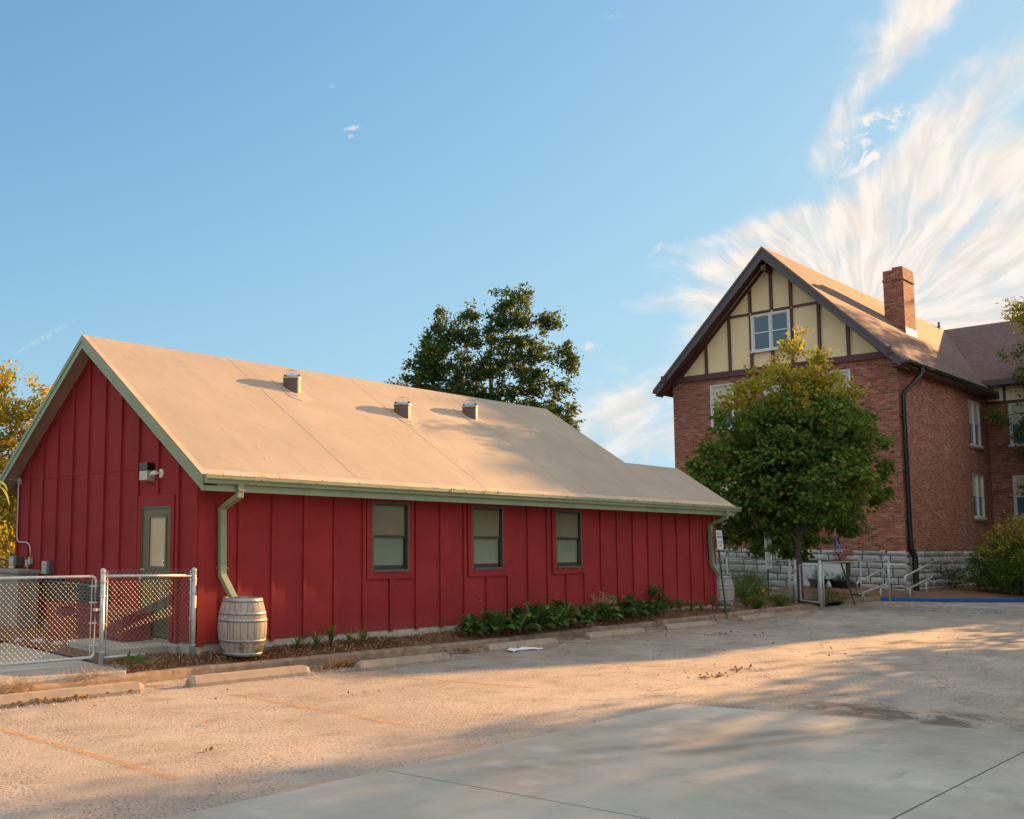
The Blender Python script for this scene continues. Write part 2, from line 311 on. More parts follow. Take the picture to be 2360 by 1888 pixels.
# barrel staves
m, t = newmat('stave'); p = t.new('ShaderNodeTexCoord').outputs['Object']; s = t.sep(p)
ang = t.m('ARCTAN2', s[1], s[0]); k = t.m('MULTIPLY', ang, 22/(2*math.pi)); fr = t.m('FRACT', k)
wn = t.new('ShaderNodeTexWhiteNoise', noise_dimensions='1D'); t.put(wn.inputs['W'], t.m('FLOOR', k))
g = t.noise(t.vm('MULTIPLY', p, (1, 1, 0.12)), 26, 4, 0.65)
c = t.mix(wn.outputs[0], (0.27, 0.225, 0.185), (0.40, 0.345, 0.295)); c = t.mix(t.ramp(g, 0.4, 0.7, 0, 0.65), c, (0.20, 0.15, 0.12))
zz = t.m('ADD', s[2], t.m('MULTIPLY', t.noise(p, 5, 4), 0.5))
c = t.mix(t.m('MULTIPLY', t.ramp(zz, 0.35, 0.62, 1.0, 0.0), t.ramp(t.noise(p, 3.0, 3), 0.42, 0.6)), c, (0.075, 0.085, 0.02))
jo = t.ramp(t.m('MINIMUM', fr, t.m('SUBTRACT', 1.0, fr)), 0.02, 0.07, 0.75, 0.0); c = t.mix(jo, c, (0.05, 0.04, 0.03))
P(t, Base_Color=c, Roughness=0.85); bump(t, g, 0.5, 0.006)

# asphalt, old and bleached
m, t = newmat('asphalt'); p = t.new('ShaderNodeTexCoord').outputs['Object']; s = t.sep(p)
fine = t.noise(p, 100, 2, 0.6); med = t.noise(p, 34, 4, 0.75); big = t.noise(p, 0.5, 5, 0.62); mid = t.noise(t.vm('MULTIPLY', p, (0.55, 1.3, 1)), 2.4, 5, 0.65)
c = t.mix(t.ramp(big, 0.3, 0.7), (0.31, 0.268, 0.228), (0.43, 0.376, 0.318))
c = t.mix(t.ramp(mid, 0.50, 0.70, 0, 0.55), c, (0.44, 0.375, 0.30))
c = t.mix(t.ramp(mid, 0.48, 0.30, 0, 0.55), c, (0.19, 0.16, 0.14))
c = t.mix(t.m('MULTIPLY', t.ramp(med, 0.50, 0.62), t.ramp(t.noise(p, 1.1, 4, 0.6), 0.35, 0.65, 0.15, 0.9)), c, (0.095, 0.08, 0.07))
c = t.mix(t.ramp(t.noise(p, 17, 4, 0.75), 0.60, 0.70, 0, 0.7), c, (0.14, 0.115, 0.10))
c = t.mix(t.ramp(t.noise(t.vm('MULTIPLY', p, (0.5, 1.5, 1)), 0.9, 5, 0.7), 0.56, 0.74, 0, 0.45), c, (0.30, 0.21, 0.135))
c = t.mix(t.ramp(fine, 0.60, 0.72, 0, 0.5), c, (0.52, 0.45, 0.37))
vo = t.new('ShaderNodeTexVoronoi', feature='DISTANCE_TO_EDGE'); vo.inputs['Scale'].default_value = 0.55
t.put(vo.inputs['Vector'], t.vm('ADD', p, t.vm('MULTIPLY', t.noise(p, 2.2, 5, 0.6, col=True), (0.4, 0.4, 0.4))))
crk = t.m('MULTIPLY', t.ramp(vo.outputs['Distance'], 0.002, 0.007, 1, 0), t.ramp(t.m('ADD', t.noise(p, 0.35, 2), t.m('MULTIPLY', s[0], 0.022)), 0.52, 0.60))
c = t.mix(t.m('MULTIPLY', crk, 0.65), c, (0.10, 0.08, 0.065))
# dark damp soil washed against the slab corner
st = t.m('ADD', t.m('POWER', t.m('DIVIDE', t.m('SUBTRACT', s[0], t.m('ADD', 4.62, t.m('MULTIPLY', t.m('ADD', s[1], 8.0), -0.20))), 0.75), 2.0), t.m('POWER', t.m('DIVIDE', t.m('ADD', s[1], 7.8), 1.5), 2.0))
sm = t.m('MULTIPLY', t.ramp(st, 1.2, 0.1), t.ramp(t.noise(p, 2.2, 5, 0.7, 0.6), 0.40, 0.58))
c = t.mix(t.m('MULTIPLY', sm, 0.85), c, (0.095, 0.065, 0.035))
# rusty leaf dust beside the wheel stops
ed = t.m('MULTIPLY', t.ramp(s[1], -1.9, -1.1), t.ramp(t.noise(p, 3, 5, 0.7), 0.45, 0.62, 0, 0.8)); c = t.mix(ed, c, (0.21, 0.12, 0.07))
P(t, Base_Color=c, Roughness=0.9); bump(t, t.m('ADD', t.m('ADD', med, t.m('MULTIPLY', fine, 0.6)), t.m('MULTIPLY', mid, 1.2)), 1.0, 0.022)

# broomed concrete with two curved dirt tracks
m, t = newmat('slab_concrete'); p = t.new('ShaderNodeTexCoord').outputs['Object']; s = t.sep(p)
big = t.noise(p, 0.45, 5, 0.6); br = t.noise(t.vm('MULTIPLY', p, (0.25, 1.6, 1)), 2.0, 5, 0.65); fine = t.noise(p, 120, 2)
c = t.mix(t.ramp(big, 0.3, 0.7), (0.255, 0.238, 0.205), (0.38, 0.358, 0.312)); c = t.mix(t.ramp(br, 0.5, 0.75, 0, 0.4), c, (0.27, 0.245, 0.20))
c = t.mix(t.ramp(t.noise(p, 1.3, 4), 0.6, 0.75, 0, 0.5), c, (0.48, 0.46, 0.40)); c = t.mix(t.ramp(fine, 0.6, 0.75, 0, 0.35), c, (0.22, 0.20, 0.17))
for (x0, y0, sl, cu) in ((-1.6, -6.07, -0.36, 0.010), (-0.4, -6.85, -0.34, 0.018)):
    dx = t.m('SUBTRACT', s[0], x0); yl = t.m('ADD', t.m('ADD', y0, t.m('MULTIPLY', dx, sl)), t.m('MULTIPLY', t.m('MULTIPLY', dx, dx), cu))
    dd = t.m('ABSOLUTE', t.m('SUBTRACT', s[1], yl)); k = t.m('MULTIPLY', t.ramp(dd, 0.02, 0.17, 1, 0), t.ramp(t.noise(p, 1.6, 4, 0.6), 0.30, 0.65, 0.0, 0.55))
    c = t.mix(t.m('MULTIPLY', k, t.ramp(s[0], -2.5, 0.5)), c, (0.17, 0.12, 0.075))
c = t.mix(t.ramp(t.noise(t.vm('MULTIPLY', p, (0.4, 1.2, 1)), 4, 6, 0.7), 0.56, 0.76, 0, 0.55), c, (0.185, 0.16, 0.125))
right_shade = t.m('ADD', t.noise(p, 0.8, 5, 0.65), t.m('MULTIPLY', t.m('SUBTRACT', s[0], t.m('ADD', s[1], 8.0)), 0.035)); c = t.mix(t.ramp(right_shade, 0.50, 0.85, 0, 0.75), c, (0.20, 0.175, 0.14))  # shade over the slab's right side put into its colour, broken by noise
P(t, Base_Color=c, Roughness=0.85); bump(t, t.m('ADD', br, t.m('MULTIPLY', fine, 0.3)), 0.35, 0.008)
simple('joint_dark', (0.11, 0.10, 0.085), 0.95, 0.2, 4, 60, 0)
# worn orange-yellow paint with asphalt showing through
m, t = newmat('stripe_paint'); p = t.new('ShaderNodeTexCoord').outputs['Object']
a = t.noise(p, 9, 5, 0.7); c = t.mix(t.ramp(a, 0.3, 0.7), (0.50, 0.27, 0.11), (0.56, 0.34, 0.17)); med = t.noise(p, 45, 3, 0.75)
P(t, Base_Color=c, Roughness=0.85)
tr = t.new('ShaderNodeBsdfTransparent'); mx = t.new('ShaderNodeMixShader'); s = t.sep(t.new('ShaderNodeTexCoord').outputs['UV'])
t.put(mx.inputs[0], t.m('MULTIPLY', t.ramp(t.m('ADD', t.m('MULTIPLY', med, 0.9), t.m('MULTIPLY', t.noise(p, 3.2, 4, 0.6), 0.55)), 0.62, 0.80, 0.85, 0.0), 1.0))
t.l.new(tr.outputs[0], mx.inputs[1]); t.l.new(t.b.outputs[0], mx.inputs[2]); t.l.new(mx.outputs[0], t.o.inputs[0]); bump(t, med, 0.5, 0.01)
m, t = newmat('blue_stencil'); t.m_ = m; p = t.new('ShaderNodeTexCoord').outputs['Object']; P(t, Base_Color=(0.03, 0.14, 0.36, 1), Roughness=0.85)
tr = t.new('ShaderNodeBsdfTransparent'); mx = t.new('ShaderNodeMixShader'); t.put(mx.inputs[0], t.ramp(t.noise(p, 5, 5, 0.7), 0.5, 0.6, 0, 0.6))
t.l.new(tr.outputs[0], mx.inputs[1]); t.l.new(t.b.outputs[0], mx.inputs[2]); t.l.new(mx.outputs[0], t.o.inputs[0])

m, t = newmat('mulch'); p = t.new('ShaderNodeTexCoord').outputs['Object']
a = t.noise(p, 14, 5, 0.75, 0.5); b_ = t.noise(p, 1.2, 4)
c = t.mix(t.ramp(a, 0.3, 0.7), (0.075, 0.035, 0.018), (0.27, 0.145, 0.075)); c = t.mix(t.ramp(b_, 0.4, 0.65, 0, 0.5), c, (0.12, 0.06, 0.035))
P(t, Base_Color=c, Roughness=0.95); bump(t, a, 1.0, 0.04)
m, t = newmat('earth'); p = t.new('ShaderNodeTexCoord').outputs['Object']
a = t.noise(p, 6, 5, 0.7); b_ = t.noise(p, 0.3, 4)
c = t.mix(t.ramp(a, 0.3, 0.7), (0.10, 0.075, 0.05), (0.24, 0.17, 0.11)); c = t.mix(t.ramp(b_, 0.45, 0.6), c, (0.07, 0.10, 0.03))
P(t, Base_Color=c, Roughness=0.95); bump(t, a, 0.8, 0.04)

# ------------------------------------------------------------------ mesh helpers
class MB:
    def __init__(s): s.v = []; s.f = []
    def add(s, vs, fs):
        o = len(s.v); s.v += [tuple(x) for x in vs]; s.f += [tuple(i+o for i in f) for f in fs]; return s
    def box(s, x0, x1, y0, y1, z0, z1):
        x0, x1 = sorted((x0, x1)); y0, y1 = sorted((y0, y1)); z0, z1 = sorted((z0, z1))
        return s.add([(x0, y0, z0), (x1, y0, z0), (x1, y1, z0), (x0, y1, z0), (x0, y0, z1), (x1, y0, z1), (x1, y1, z1), (x0, y1, z1)],
              [(0, 3, 2, 1), (4, 5, 6, 7), (0, 1, 5, 4), (1, 2, 6, 5), (2, 3, 7, 6), (3, 0, 4, 7)])
    def prism(s, pts, off):
        """polygon (list of 3-D points) extruded along vector off"""
        n = len(pts); off = Vector(off); a = [Vector(p) for p in pts]; b = [p+off for p in a]
        nrm = Vector((0, 0, 0))
        for i in range(n): nrm += a[i].cross(a[(i+1) % n])
        fl = nrm.dot(off) < 0
        fs = [tuple(range(n)) if fl else tuple(reversed(range(n))), tuple(range(n, 2*n)) if not fl else tuple(reversed(range(n, 2*n)))]
        for i in range(n):
            j = (i+1) % n; q = (i, j, n+j, n+i); fs.append(q if not fl else tuple(reversed(q)))
        return s.add(a+b, fs)
    def tube(s, pts, r, n=8, cap=True):
        """tube through points; r one radius or a list"""
        pts = [Vector(p) for p in pts]; N = len(pts); rs = r if isinstance(r, (list, tuple)) else [r]*N
        vs = []; ref = None
        for i, p in enumerate(pts):
            d = (pts[min(i+1, N-1)]-pts[max(i-1, 0)]).normalized()
            if ref is None: ref = Vector((0, 0, 1)) if abs(d.z) < 0.9 else Vector((1, 0, 0))
            a = d.cross(ref).normalized(); b = d.cross(a).normalized(); ref = -b if False else ref
            for k in range(n):
                t = 2*math.pi*k/n; vs.append(p+(a*math.cos(t)+b*math.sin(t))*rs[i])
        fs = [(i*n+k, i*n+(k+1) % n, (i+1)*n+(k+1) % n, (i+1)*n+k) for i in range(N-1) for k in range(n)]
        if cap: fs += [tuple(reversed(range(n))), tuple(range((N-1)*n, N*n))]
        return s.add(vs, fs)
    def lathe(s, prof, n=24, c=(0, 0, 0)):
        """profile [(r, z)...] round the vertical axis through c"""
        vs = []
        for r, z in prof:
            for k in range(n):
                t = 2*math.pi*k/n; vs.append((c[0]+r*math.cos(t), c[1]+r*math.sin(t), c[2]+z))
        fs = [(i*n+k, i*n+(k+1) % n, (i+1)*n+(k+1) % n, (i+1)*n+k) for i in range(len(prof)-1) for k in range(n)]
        return s.add(vs, fs)
    def build(s, name, mat, parent=None, smooth=False, bevel=0.0, orient=True):
        me = bpy.data.meshes.new(name); loc = Vector((0, 0, 0))
        if parent is not None:
            q = parent
            loc = Vector((0, 0, 0))
            while q is not None: loc += Vector(q.location); q = q.parent
        vs = [(x-loc.x, y-loc.y, z-loc.z) for x, y, z in s.v]
        me.from_pydata(vs, [], s.f); me.update()
        uv = me.uv_layers.new(name='UVMap'); data = np.zeros(len(me.loops)*2, dtype=np.float32)
        for pl in me.polygons:
            n = pl.normal; ax, ay, az = abs(n.x), abs(n.y), abs(n.z)
            for li in pl.loop_indices:
                x, y, z = s.v[me.loops[li].vertex_index]
                if az > 0.9: u, v = x, y
                elif ax > ay: u, v = y, z
                else: u, v = x, z
                data[2*li] = u; data[2*li+1] = v
        uv.data.foreach_set('uv', data)
        if isinstance(mat, str): mat = MATS[mat]
        me.materials.append(mat)
        o = bpy.data.objects.new(name, me); sc.collection.objects.link(o)
        if parent is not None: o.parent = parent
        if smooth:
            for pl in me.polygons: pl.use_smooth = True
        if bevel:
            bm = o.modifiers.new('bevel', 'BEVEL'); bm.width = bevel; bm.segments = 2; bm.limit_method = 'ANGLE'; bm.angle_limit = 0.6
        return o
def tag(o, label=None, cat=None, group=None, kind=None):
    if label: o['label'] = label
    if cat: o['category'] = cat
    if group: o['group'] = group
    if kind: o['kind'] = kind
    return o
def empty(name, loc, label=None, cat=None, group=None):
    o = bpy.data.objects.new(name, None); sc.collection.objects.link(o); o.location = loc; o.empty_display_size = 0.2
    return tag(o, label, cat, group)
def copy_tree(o, parent=None):
    c = o.copy(); sc.collection.objects.link(c)
    if parent is not None: c.parent = parent
    for ch in list(o.children): copy_tree(ch, c)
    return c
def text_part(txt, size, width, mat, parent, origin, xdir, zdir, name='lettering', depth=0.002):
    """raised lettering on a board; origin = centre of the line, world frame given by xdir / zdir"""
    cu = bpy.data.curves.new('t', 'FONT'); cu.body = txt; cu.size = size; cu.align_x = 'CENTER'; cu.align_y = 'CENTER'; cu.extrude = depth/2; cu.resolution_u = 3
    ob = bpy.data.objects.new('t', cu); sc.collection.objects.link(ob); dg = bpy.context.evaluated_depsgraph_get(); dg.update()
    me = bpy.data.meshes.new_from_object(ob.evaluated_get(dg)); bpy.data.objects.remove(ob)
    xs = [v.co.x for v in me.vertices]; wdt = max(xs)-min(xs); k = min(1.0, width/wdt) if wdt else 1
    X = Vector(xdir).normalized(); Z = Vector(zdir).normalized(); N = X.cross(Z)
    mb = MB(); O = Vector(origin)
    mb.v = [tuple(O+X*(v.co.x*k)+Z*v.co.y+N*v.co.z) for v in me.vertices]; mb.f = [tuple(p.vertices) for p in me.polygons]
    bpy.data.meshes.remove(me)
    return mb.build(name, mat, parent)
rng = np.random.default_rng(7); random.seed(7)
# ------------------------------------------------------------------ ground, lot, slabs, kerbs
LOT = -0.33
def sheet(name, poly, z, mat, kind='structure'):
    mb = MB(); mb.add([(x, y, z) for x, y in poly], [tuple(range(len(poly)))]); o = mb.build(name, mat); return tag(o, kind=kind)
sheet('ground', [(-900, -900), (900, -900), (900, 900), (-900, 900)], LOT-0.10, 'earth')
sheet('parking_lot', [(-40, -60), (60, -60), (60, -9.2), (38.2, -6.0), (32.2, -3.15), (29.8, -1.80), (28.35, -0.30), (27.8, 0.10), (24.7, 0.05), (22.4, -0.05), (16, -0.25), (5, -0.72), (-0.6, -0.60), (-3.5, -0.92), (-40, -2.6)], LOT, 'asphalt')
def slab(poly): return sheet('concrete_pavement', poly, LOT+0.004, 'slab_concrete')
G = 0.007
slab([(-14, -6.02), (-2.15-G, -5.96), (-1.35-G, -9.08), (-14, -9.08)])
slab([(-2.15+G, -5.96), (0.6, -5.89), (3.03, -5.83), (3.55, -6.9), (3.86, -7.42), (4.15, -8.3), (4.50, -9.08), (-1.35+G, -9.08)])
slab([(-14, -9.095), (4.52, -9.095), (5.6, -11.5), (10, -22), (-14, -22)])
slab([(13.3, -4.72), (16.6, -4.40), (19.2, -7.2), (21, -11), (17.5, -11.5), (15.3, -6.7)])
mb = MB()   # dark open joints
mb.add([(-2.15-G, -5.96, LOT+0.002), (-2.15+G, -5.96, LOT+0.002), (-1.35+G, -9.08, LOT+0.002), (-1.35-G, -9.08, LOT+0.002)], [(0, 3, 2, 1)])
mb.add([(-14, -9.095, LOT+0.002), (4.5, -9.095, LOT+0.002), (4.5, -9.08, LOT+0.002), (-14, -9.08, LOT+0.002)], [(0, 1, 2, 3)])
tag(mb.build('pavement_joint', 'joint_dark'), kind='structure')
# parking lines, painted on the asphalt: a thin subdivided ribbon each
def stripe(x0, y0, x1, y1, wd=0.12):
    a = Vector((x0, y0)); b = Vector((x1, y1)); d = (b-a).normalized(); n = Vector((-d.y, d.x)); N = 14; mb = MB(); vs = []
    for i in range(N+1):
        p = a.lerp(b, i/N); w1 = wd/2*(1+random.uniform(-.12, .12)); w2 = wd/2*(1+random.uniform(-.12, .12))
        vs += [(p.x+n.x*w1, p.y+n.y*w1, LOT+0.004), (p.x-n.x*w2, p.y-n.y*w2, LOT+0.004)]
    mb.add(vs, [(2*i, 2*i+1, 2*i+3, 2*i+2) for i in range(N)]); return tag(mb.build('parking_line', 'stripe_paint'), kind='structure')
for a in ((-4.12, -2.2, -3.70, -5.18), (-0.93, -2.2, -0.60, -4.72), (1.45, -1.60, 2.62, -4.10), (4.70, -1.42, 6.40, -4.62), (7.80, -1.26, 9.75, -3.60), (11.0, -1.10, 12.9, -3.6), (14.4, -1.0, 16.6, -3.6)): stripe(*a)
sheet('painted_symbol', [(23.5, -1.6), (26.2, -1.2), (27.0, -3.6), (24.2, -4.2)], LOT+0.004, 'blue_stencil')
# kerbs: rounded section swept along a line
def kerb(name, pts, mat, wd=0.17, seg=0.9):
    P3 = [Vector(p) for p in pts]; mb = MB(); path = []
    for i in range(len(P3)-1):
        n = max(1, int((P3[i+1]-P3[i]).length/seg))
        for k in range(n): path.append(P3[i].lerp(P3[i+1], k/n))
    path.append(P3[-1]); n0 = len(path)
    for i, p in enumerate(path):
        d = (path[min(i+1, n0-1)]-path[max(i-1, 0)]); d.z = 0; d.normalize(); n = Vector((-d.y, d.x, 0)); h = p.z; j = lambda s: random.uniform(-s, s)
        prof = [(0.0, LOT-0.06), (0.004+j(.004), LOT+0.02), (0.014+j(.006), h-0.035), (0.03+j(.006), h-0.012), (0.055+j(.006), h+j(.004)), (wd-0.03, h+j(.004)), (wd, h-0.02), (wd, LOT-0.06)]
        mb.v += [tuple(Vector((p.x, p.y, 0))+n*o+Vector((0, 0, z))) for o, z in prof]
    m_ = 8; mb.f += [(i*m_+k, (i+1)*m_+k, (i+1)*m_+k+1, i*m_+k+1) for i in range(n0-1) for k in range(m_-1)]
    mb.f += [tuple(range(m_)), tuple(reversed(range((n0-1)*m_, n0*m_)))]
    return tag(mb.build(name, mat, smooth=False), kind='structure')
kerb('kerb', [(-9, -1.60, -.2), (-3.49, -1.04, -.2), (-0.6, -0.75, -.2), (1.3, -0.82, -.2), (5.0, -0.86, -.2), (10, -0.62, -.2), (16.04, -0.37, -.2), (21.2, -0.20, -.19), (22.0, -0.17, -.22), (22.6, -0.17, -.31)], 'kerb_concrete', seg=0.35)
kerb('kerb', [(24.75, -0.05, -.30), (25.1, -0.02, -.2), (27.0, 0.10, -.19), (28.1, 0.06, -.19)], 'kerb_concrete', seg=0.35)
kerb('kerb', [(28.1, 0.06, -.19), (28.45, -0.20, -.19), (29.2, -1.05, -.19), (29.85, -1.66, -.19), (31.0, -2.35, -.19), (32.3, -3.02, -.19), (34.6, -4.15, -.19), (38.2, -5.9, -.19), (60, -9.1, -.19)], 'blue_paint', seg=0.6)
# planting bed, risen towards the wall
def grid(name, x0, x1, nx, yf, yb, ny, zf, mat, kind='structure'):
    """strip of ground between two lines y=yf(x) and y=yb(x) with height zf(x, t)"""
    mb = MB(); X = np.linspace(x0, x1, nx)
    for x in X:
        for k in range(ny):
            t_ = k/(ny-1); mb.v.append((x, yf(x)*(1-t_)+yb(x)*t_, zf(x, t_)+(random.uniform(-.018, .018) if 0 < k < ny-1 else 0)))
    mb.f = [(i*ny+k, (i+1)*ny+k, (i+1)*ny+k+1, i*ny+k+1) for i in range(nx-1) for k in range(ny-1)]
    return tag(mb.build(name, mat, smooth=True), kind=kind)
kx = [-3.49, -0.6, 1.3, 5.0, 10, 16.04, 22.2]; ky = [-1.04, -0.75, -0.82, -0.86, -0.62, -0.37, -0.17]
KY = lambda x: float(np.interp(x, kx, ky))
def bedz(x, t_):
    top = float(np.interp(x, [-2, 0, 5, 9, 13, 16.3, 22], [-.15, -.15, -.13, -.06, 0.0, -.10, -.14])); return -0.215+(top+0.215)*min(1, t_*1.15)
grid('planting_bed', -1.62, 16.2, 180, lambda x: KY(x)+0.13, lambda x: 0.10, 9, bedz, 'mulch')
grid('planting_bed', 16.2, 22.5, 64, lambda x: KY(x)+0.13, lambda x: 3.4, 12, bedz, 'mulch')
grid('yard_ground', -1.62, 0.1, 20, lambda x: 0.10, lambda x: 12.0, 24, lambda x, t_: -.15, 'mulch')
grid('yard_ground', 16.2, 60.0, 60, lambda x: 3.4, lambda x: 30.0, 30, lambda x, t_: -.2, 'earth')
yf = lambda x: float(np.interp(x, [22.5, 24.7, 27, 28.1, 28.45, 29.2, 29.85, 32.3, 38.2, 60], [-0.1, 0.08, 0.24, 0.2, -0.08, -0.93, -1.52, -2.87, -5.75, -8.9]))
grid('yard_ground', 22.5, 28.1, 40, yf, lambda x: 3.4, 14, lambda x, t_: -0.225+0.10*math.sin(t_*2), 'mulch')
grid('yard_ground', 28.1, 60.0, 90, yf, lambda x: 3.4, 16, lambda x, t_: -0.215+0.20*math.sin(min(1, t_*2.2)*1.57)*(1 if x > 28.6 else .5), 'mulch')
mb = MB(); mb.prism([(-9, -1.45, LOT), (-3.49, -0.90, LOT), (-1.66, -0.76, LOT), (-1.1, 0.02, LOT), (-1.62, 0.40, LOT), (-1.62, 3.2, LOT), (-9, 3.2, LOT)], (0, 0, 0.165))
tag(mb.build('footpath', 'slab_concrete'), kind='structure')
sheet('yard_ground', [(-30, 3.2), (-1.62, 3.2), (-1.62, 12), (-0.1, 12), (-0.1, 40), (-30, 40)], -0.19, 'earth')
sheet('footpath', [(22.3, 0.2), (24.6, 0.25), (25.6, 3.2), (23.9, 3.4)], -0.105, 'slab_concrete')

# ------------------------------------------------------------------ barn
HW, ZR, ZE, OE, OG = 3.3602, 5.2136, 2.5223, 0.507, 0.318
KR = (ZR-ZE)/(HW+OE); rz = lambda y: ZR-KR*abs(y-HW)      # top of roof above a point
L1, L2, LW = 13.77, 16.39, 16.25; YR2 = HW-(ZR-3.5967)/KR
barn = empty('barn', (0, 0, 0), 'long red board-and-batten barn with a tan membrane roof and sage trim', 'building')
TH = 0.10                                                   # roof thickness
wz = lambda y: rz(y)-TH-0.02
mb = MB()                                                   # siding: long wall with three window holes, gable wall with a door hole
wins = ((3.64, 4.60), (6.385, 7.36), (9.14, 10.12)); WZ0, WZ1 = 1.02, 2.27
x = 0.0; WT = wz(0)
for a, b in wins:
    mb.box(x, a, 0, 0.14, 0.0, WT); mb.box(a, b, 0, 0.14, 0.0, WZ0); mb.box(a, b, 0, 0.14, WZ1, WT); x = b
mb.box(x, LW, 0, 0.14, 0.0, WT)
def gable_piece(y0, y1, z0, x0=0.0, x1=0.14):
    ys = [y0]+([HW] if y0 < HW < y1 else [])+[y1]
    mb.prism([(x0, y0, z0), (x0, y1, z0)]+[(x0, y, wz(y)) for y in reversed(ys)], (x1-x0, 0, 0))
gable_piece(0.141, 0.76, 0.0); gable_piece(0.76, 1.66, 2.10); gable_piece(1.66, 2*HW, 0.0)
mb.box(0, LW, 2*HW-0.14, 2*HW, 0, WT)                       # rear long wall
mb.prism([(L1-0.3, 0.141, 0), (L1-0.3, 2*HW-.141, 0), (L1-0.3, 2*HW-.141, wz(0.2)), (L1-0.3, HW, wz(HW)), (L1-0.3, 0.141, wz(0.141))], (0.14, 0, 0))
mb.prism([(LW-.14, 0.141, 0), (LW-.14, 2.6, 0), (LW-.14, 2.6, 2.5), (LW-.14, YR2, 3.45), (LW-.14, 0.141, wz(0.141))], (0.14, 0, 0))
mb.box(L1-.2, LW-.15, 2.46, 2.6, 0, 2.5)
# battens: part of the siding pattern
bw = 0.075
for k in range(23):
    bx_ = 0.70+0.677*k+0.012
    if bx_ > LW-0.2: break
    z0, z1 = -0.025, WT-0.02
    for a, b in wins:
        if a-0.14 < bx_+bw/2 < b+0.10: z1 = WZ0-0.125
    mb.box(bx_, bx_+bw, -0.034, 0, z0, z1)
mb.box(-0.022, 0.10, -0.024, 0, -0.03, WT-0.01); mb.box(-0.043, 0, 0.001, 0.10, -0.03, wz(0.0)-.02); mb.box(LW-.10, LW+.02, -.024, 0, -.03, WT-.01)
for yb in (0.56, 1.17, 1.80, 2.39, 2.97, 3.58, 4.19, 4.82, 5.45, 6.06, 6.58):
    z0 = 2.30 if 0.6 < yb < 1.79 else -0.025
    mb.box(-0.042, 0, yb-0.035, yb+0.035, z0, wz(yb+(.04 if yb > HW else -.04))-.02)
mb.prism([(-0.02, 0.0, wz(0)-.16), (-0.02, HW, wz(HW)-.16), (-0.02, HW, wz(HW)-.03), (-0.02, 0.0, wz(0)-.03)], (0.02, 0, 0))     # frieze under the rake
mb.prism([(-0.02, 2*HW, wz(0)-.16), (-0.02, HW, wz(HW)-.16), (-0.02, HW, wz(HW)-.03), (-0.02, 2*HW, wz(0)-.03)], (0.02, 0, 0))
mb.box(-0.008, 0, 1.84, 6.5, 2.715, 2.735)                 # sheet joint
# window and door casings in siding red
for a, b in wins:
    mb.box(a-0.12, a, -0.038, 0, WZ0-0.12, WT-.02); mb.box(b, b+0.12, -0.038, 0, WZ0-0.12, WT-.02); mb.box(a, b, -0.03, 0, WZ0-0.12, WZ0); mb.box(a, b, -0.03, 0, WZ1, WT-.02)
mb.box(-0.03, 0, 0.66, 0.76, -.02, 2.27); mb.box(-0.03, 0, 1.66, 1.76, -.02, 2.27); mb.box(-0.03, 0, 0.76, 1.66, 2.10, 2.27)
wall = mb.build('wall', 'red_siding', barn)
mb = MB(); mb.box(0.012, LW-.01, 0.012, 0.15, -0.6, -0.001); mb.box(0.012, 0.15, 0.15, 2*HW-.01, -0.6, -0.001); mb.box(LW-.15, LW-.01, .15, 2.6, -.6, -.001)
mb.box(-0.10, 0.02, -0.05, 0.34, -0.5, -0.035); mb.box(-0.16, -0.001, 0.35, 1.95, -0.5, -0.035)
mb.build('foundation', 'foundation_concrete', barn, bevel=0.01)
# roof
mb = MB()
def roofslab(x0, x1, ya, yb, off=0.0, th=TH, fz=rz):
    return [(x0, ya, fz(ya)+off), (x1, ya, fz(ya)+off), (x1, yb, fz(yb)+off), (x0, yb, fz(yb)+off)], (0, 0, -th)
mb.prism(*roofslab(-OG, L1, -OE, HW)); mb.prism(*roofslab(-OG, L1, HW, 2*HW+OE))
mb.prism(*roofslab(L1, L2, -OE, YR2))
mb.prism([(L1, YR2, rz(YR2)), (L2, YR2, rz(YR2)), (L2, 3.0, 2.4), (L1, 3.0, 2.4)], (0, 0, -TH))
roof = mb.build('roof', 'roof_membrane', barn)
for xs, xe in ((2.91, 2.95), (6.24, 6.32), (9.60, 9.30), (12.4, 12.1)):   # lapped seams of the membrane
    yt = HW-0.02 if xs < L1 else YR2; mb = MB()
    mb.prism([(xs, yt, rz(yt)+0.0035), (xs+0.06, yt, rz(yt)+0.0035), (xe+0.06, -OE+.12, rz(-OE+.12)+.0035), (xe, -OE+.12, rz(-OE+.12)+.0035)], (0, 0, -.003))
    mb.build('roof_seam', 'roof_membrane', barn)
mb = MB()   # metal edge strips along rake, eave and ridge ends
e = 0.006
mb.prism([(-OG-.012, -OE-.01, rz(-OE)+e), (-OG+.10, -OE-.01, rz(-OE)+e), (-OG+.10, HW, ZR+e), (-OG-.012, HW, ZR+e)], (0, 0, -.005))
mb.prism([(-OG+.101, -OE-.02, rz(-OE)+e-.003), (L2, -OE-.02, rz(-OE)+e-.003), (L2, -OE+.115, rz(-OE+.115)+e-.003), (-OG+.101, -OE+.115, rz(-OE+.115)+e-.003)], (0, 0, -.005))
mb.prism([(L2-.06, -OE+.116, rz(-OE+.116)+e), (L2+.012, -OE+.116, rz(-OE+.116)+e), (L2+.012, YR2, rz(YR2)+e), (L2-.06, YR2, rz(YR2)+e)], (0, 0, -.005))
mb.prism([(L1-.04, YR2, rz(YR2)+e), (L1+.012, YR2, rz(YR2)+e), (L1+.012, HW, ZR+e), (L1-.04, HW, ZR+e)], (0, 0, -.005))
mb.build('roof_edge_strip', 'roof_edge_metal', barn)
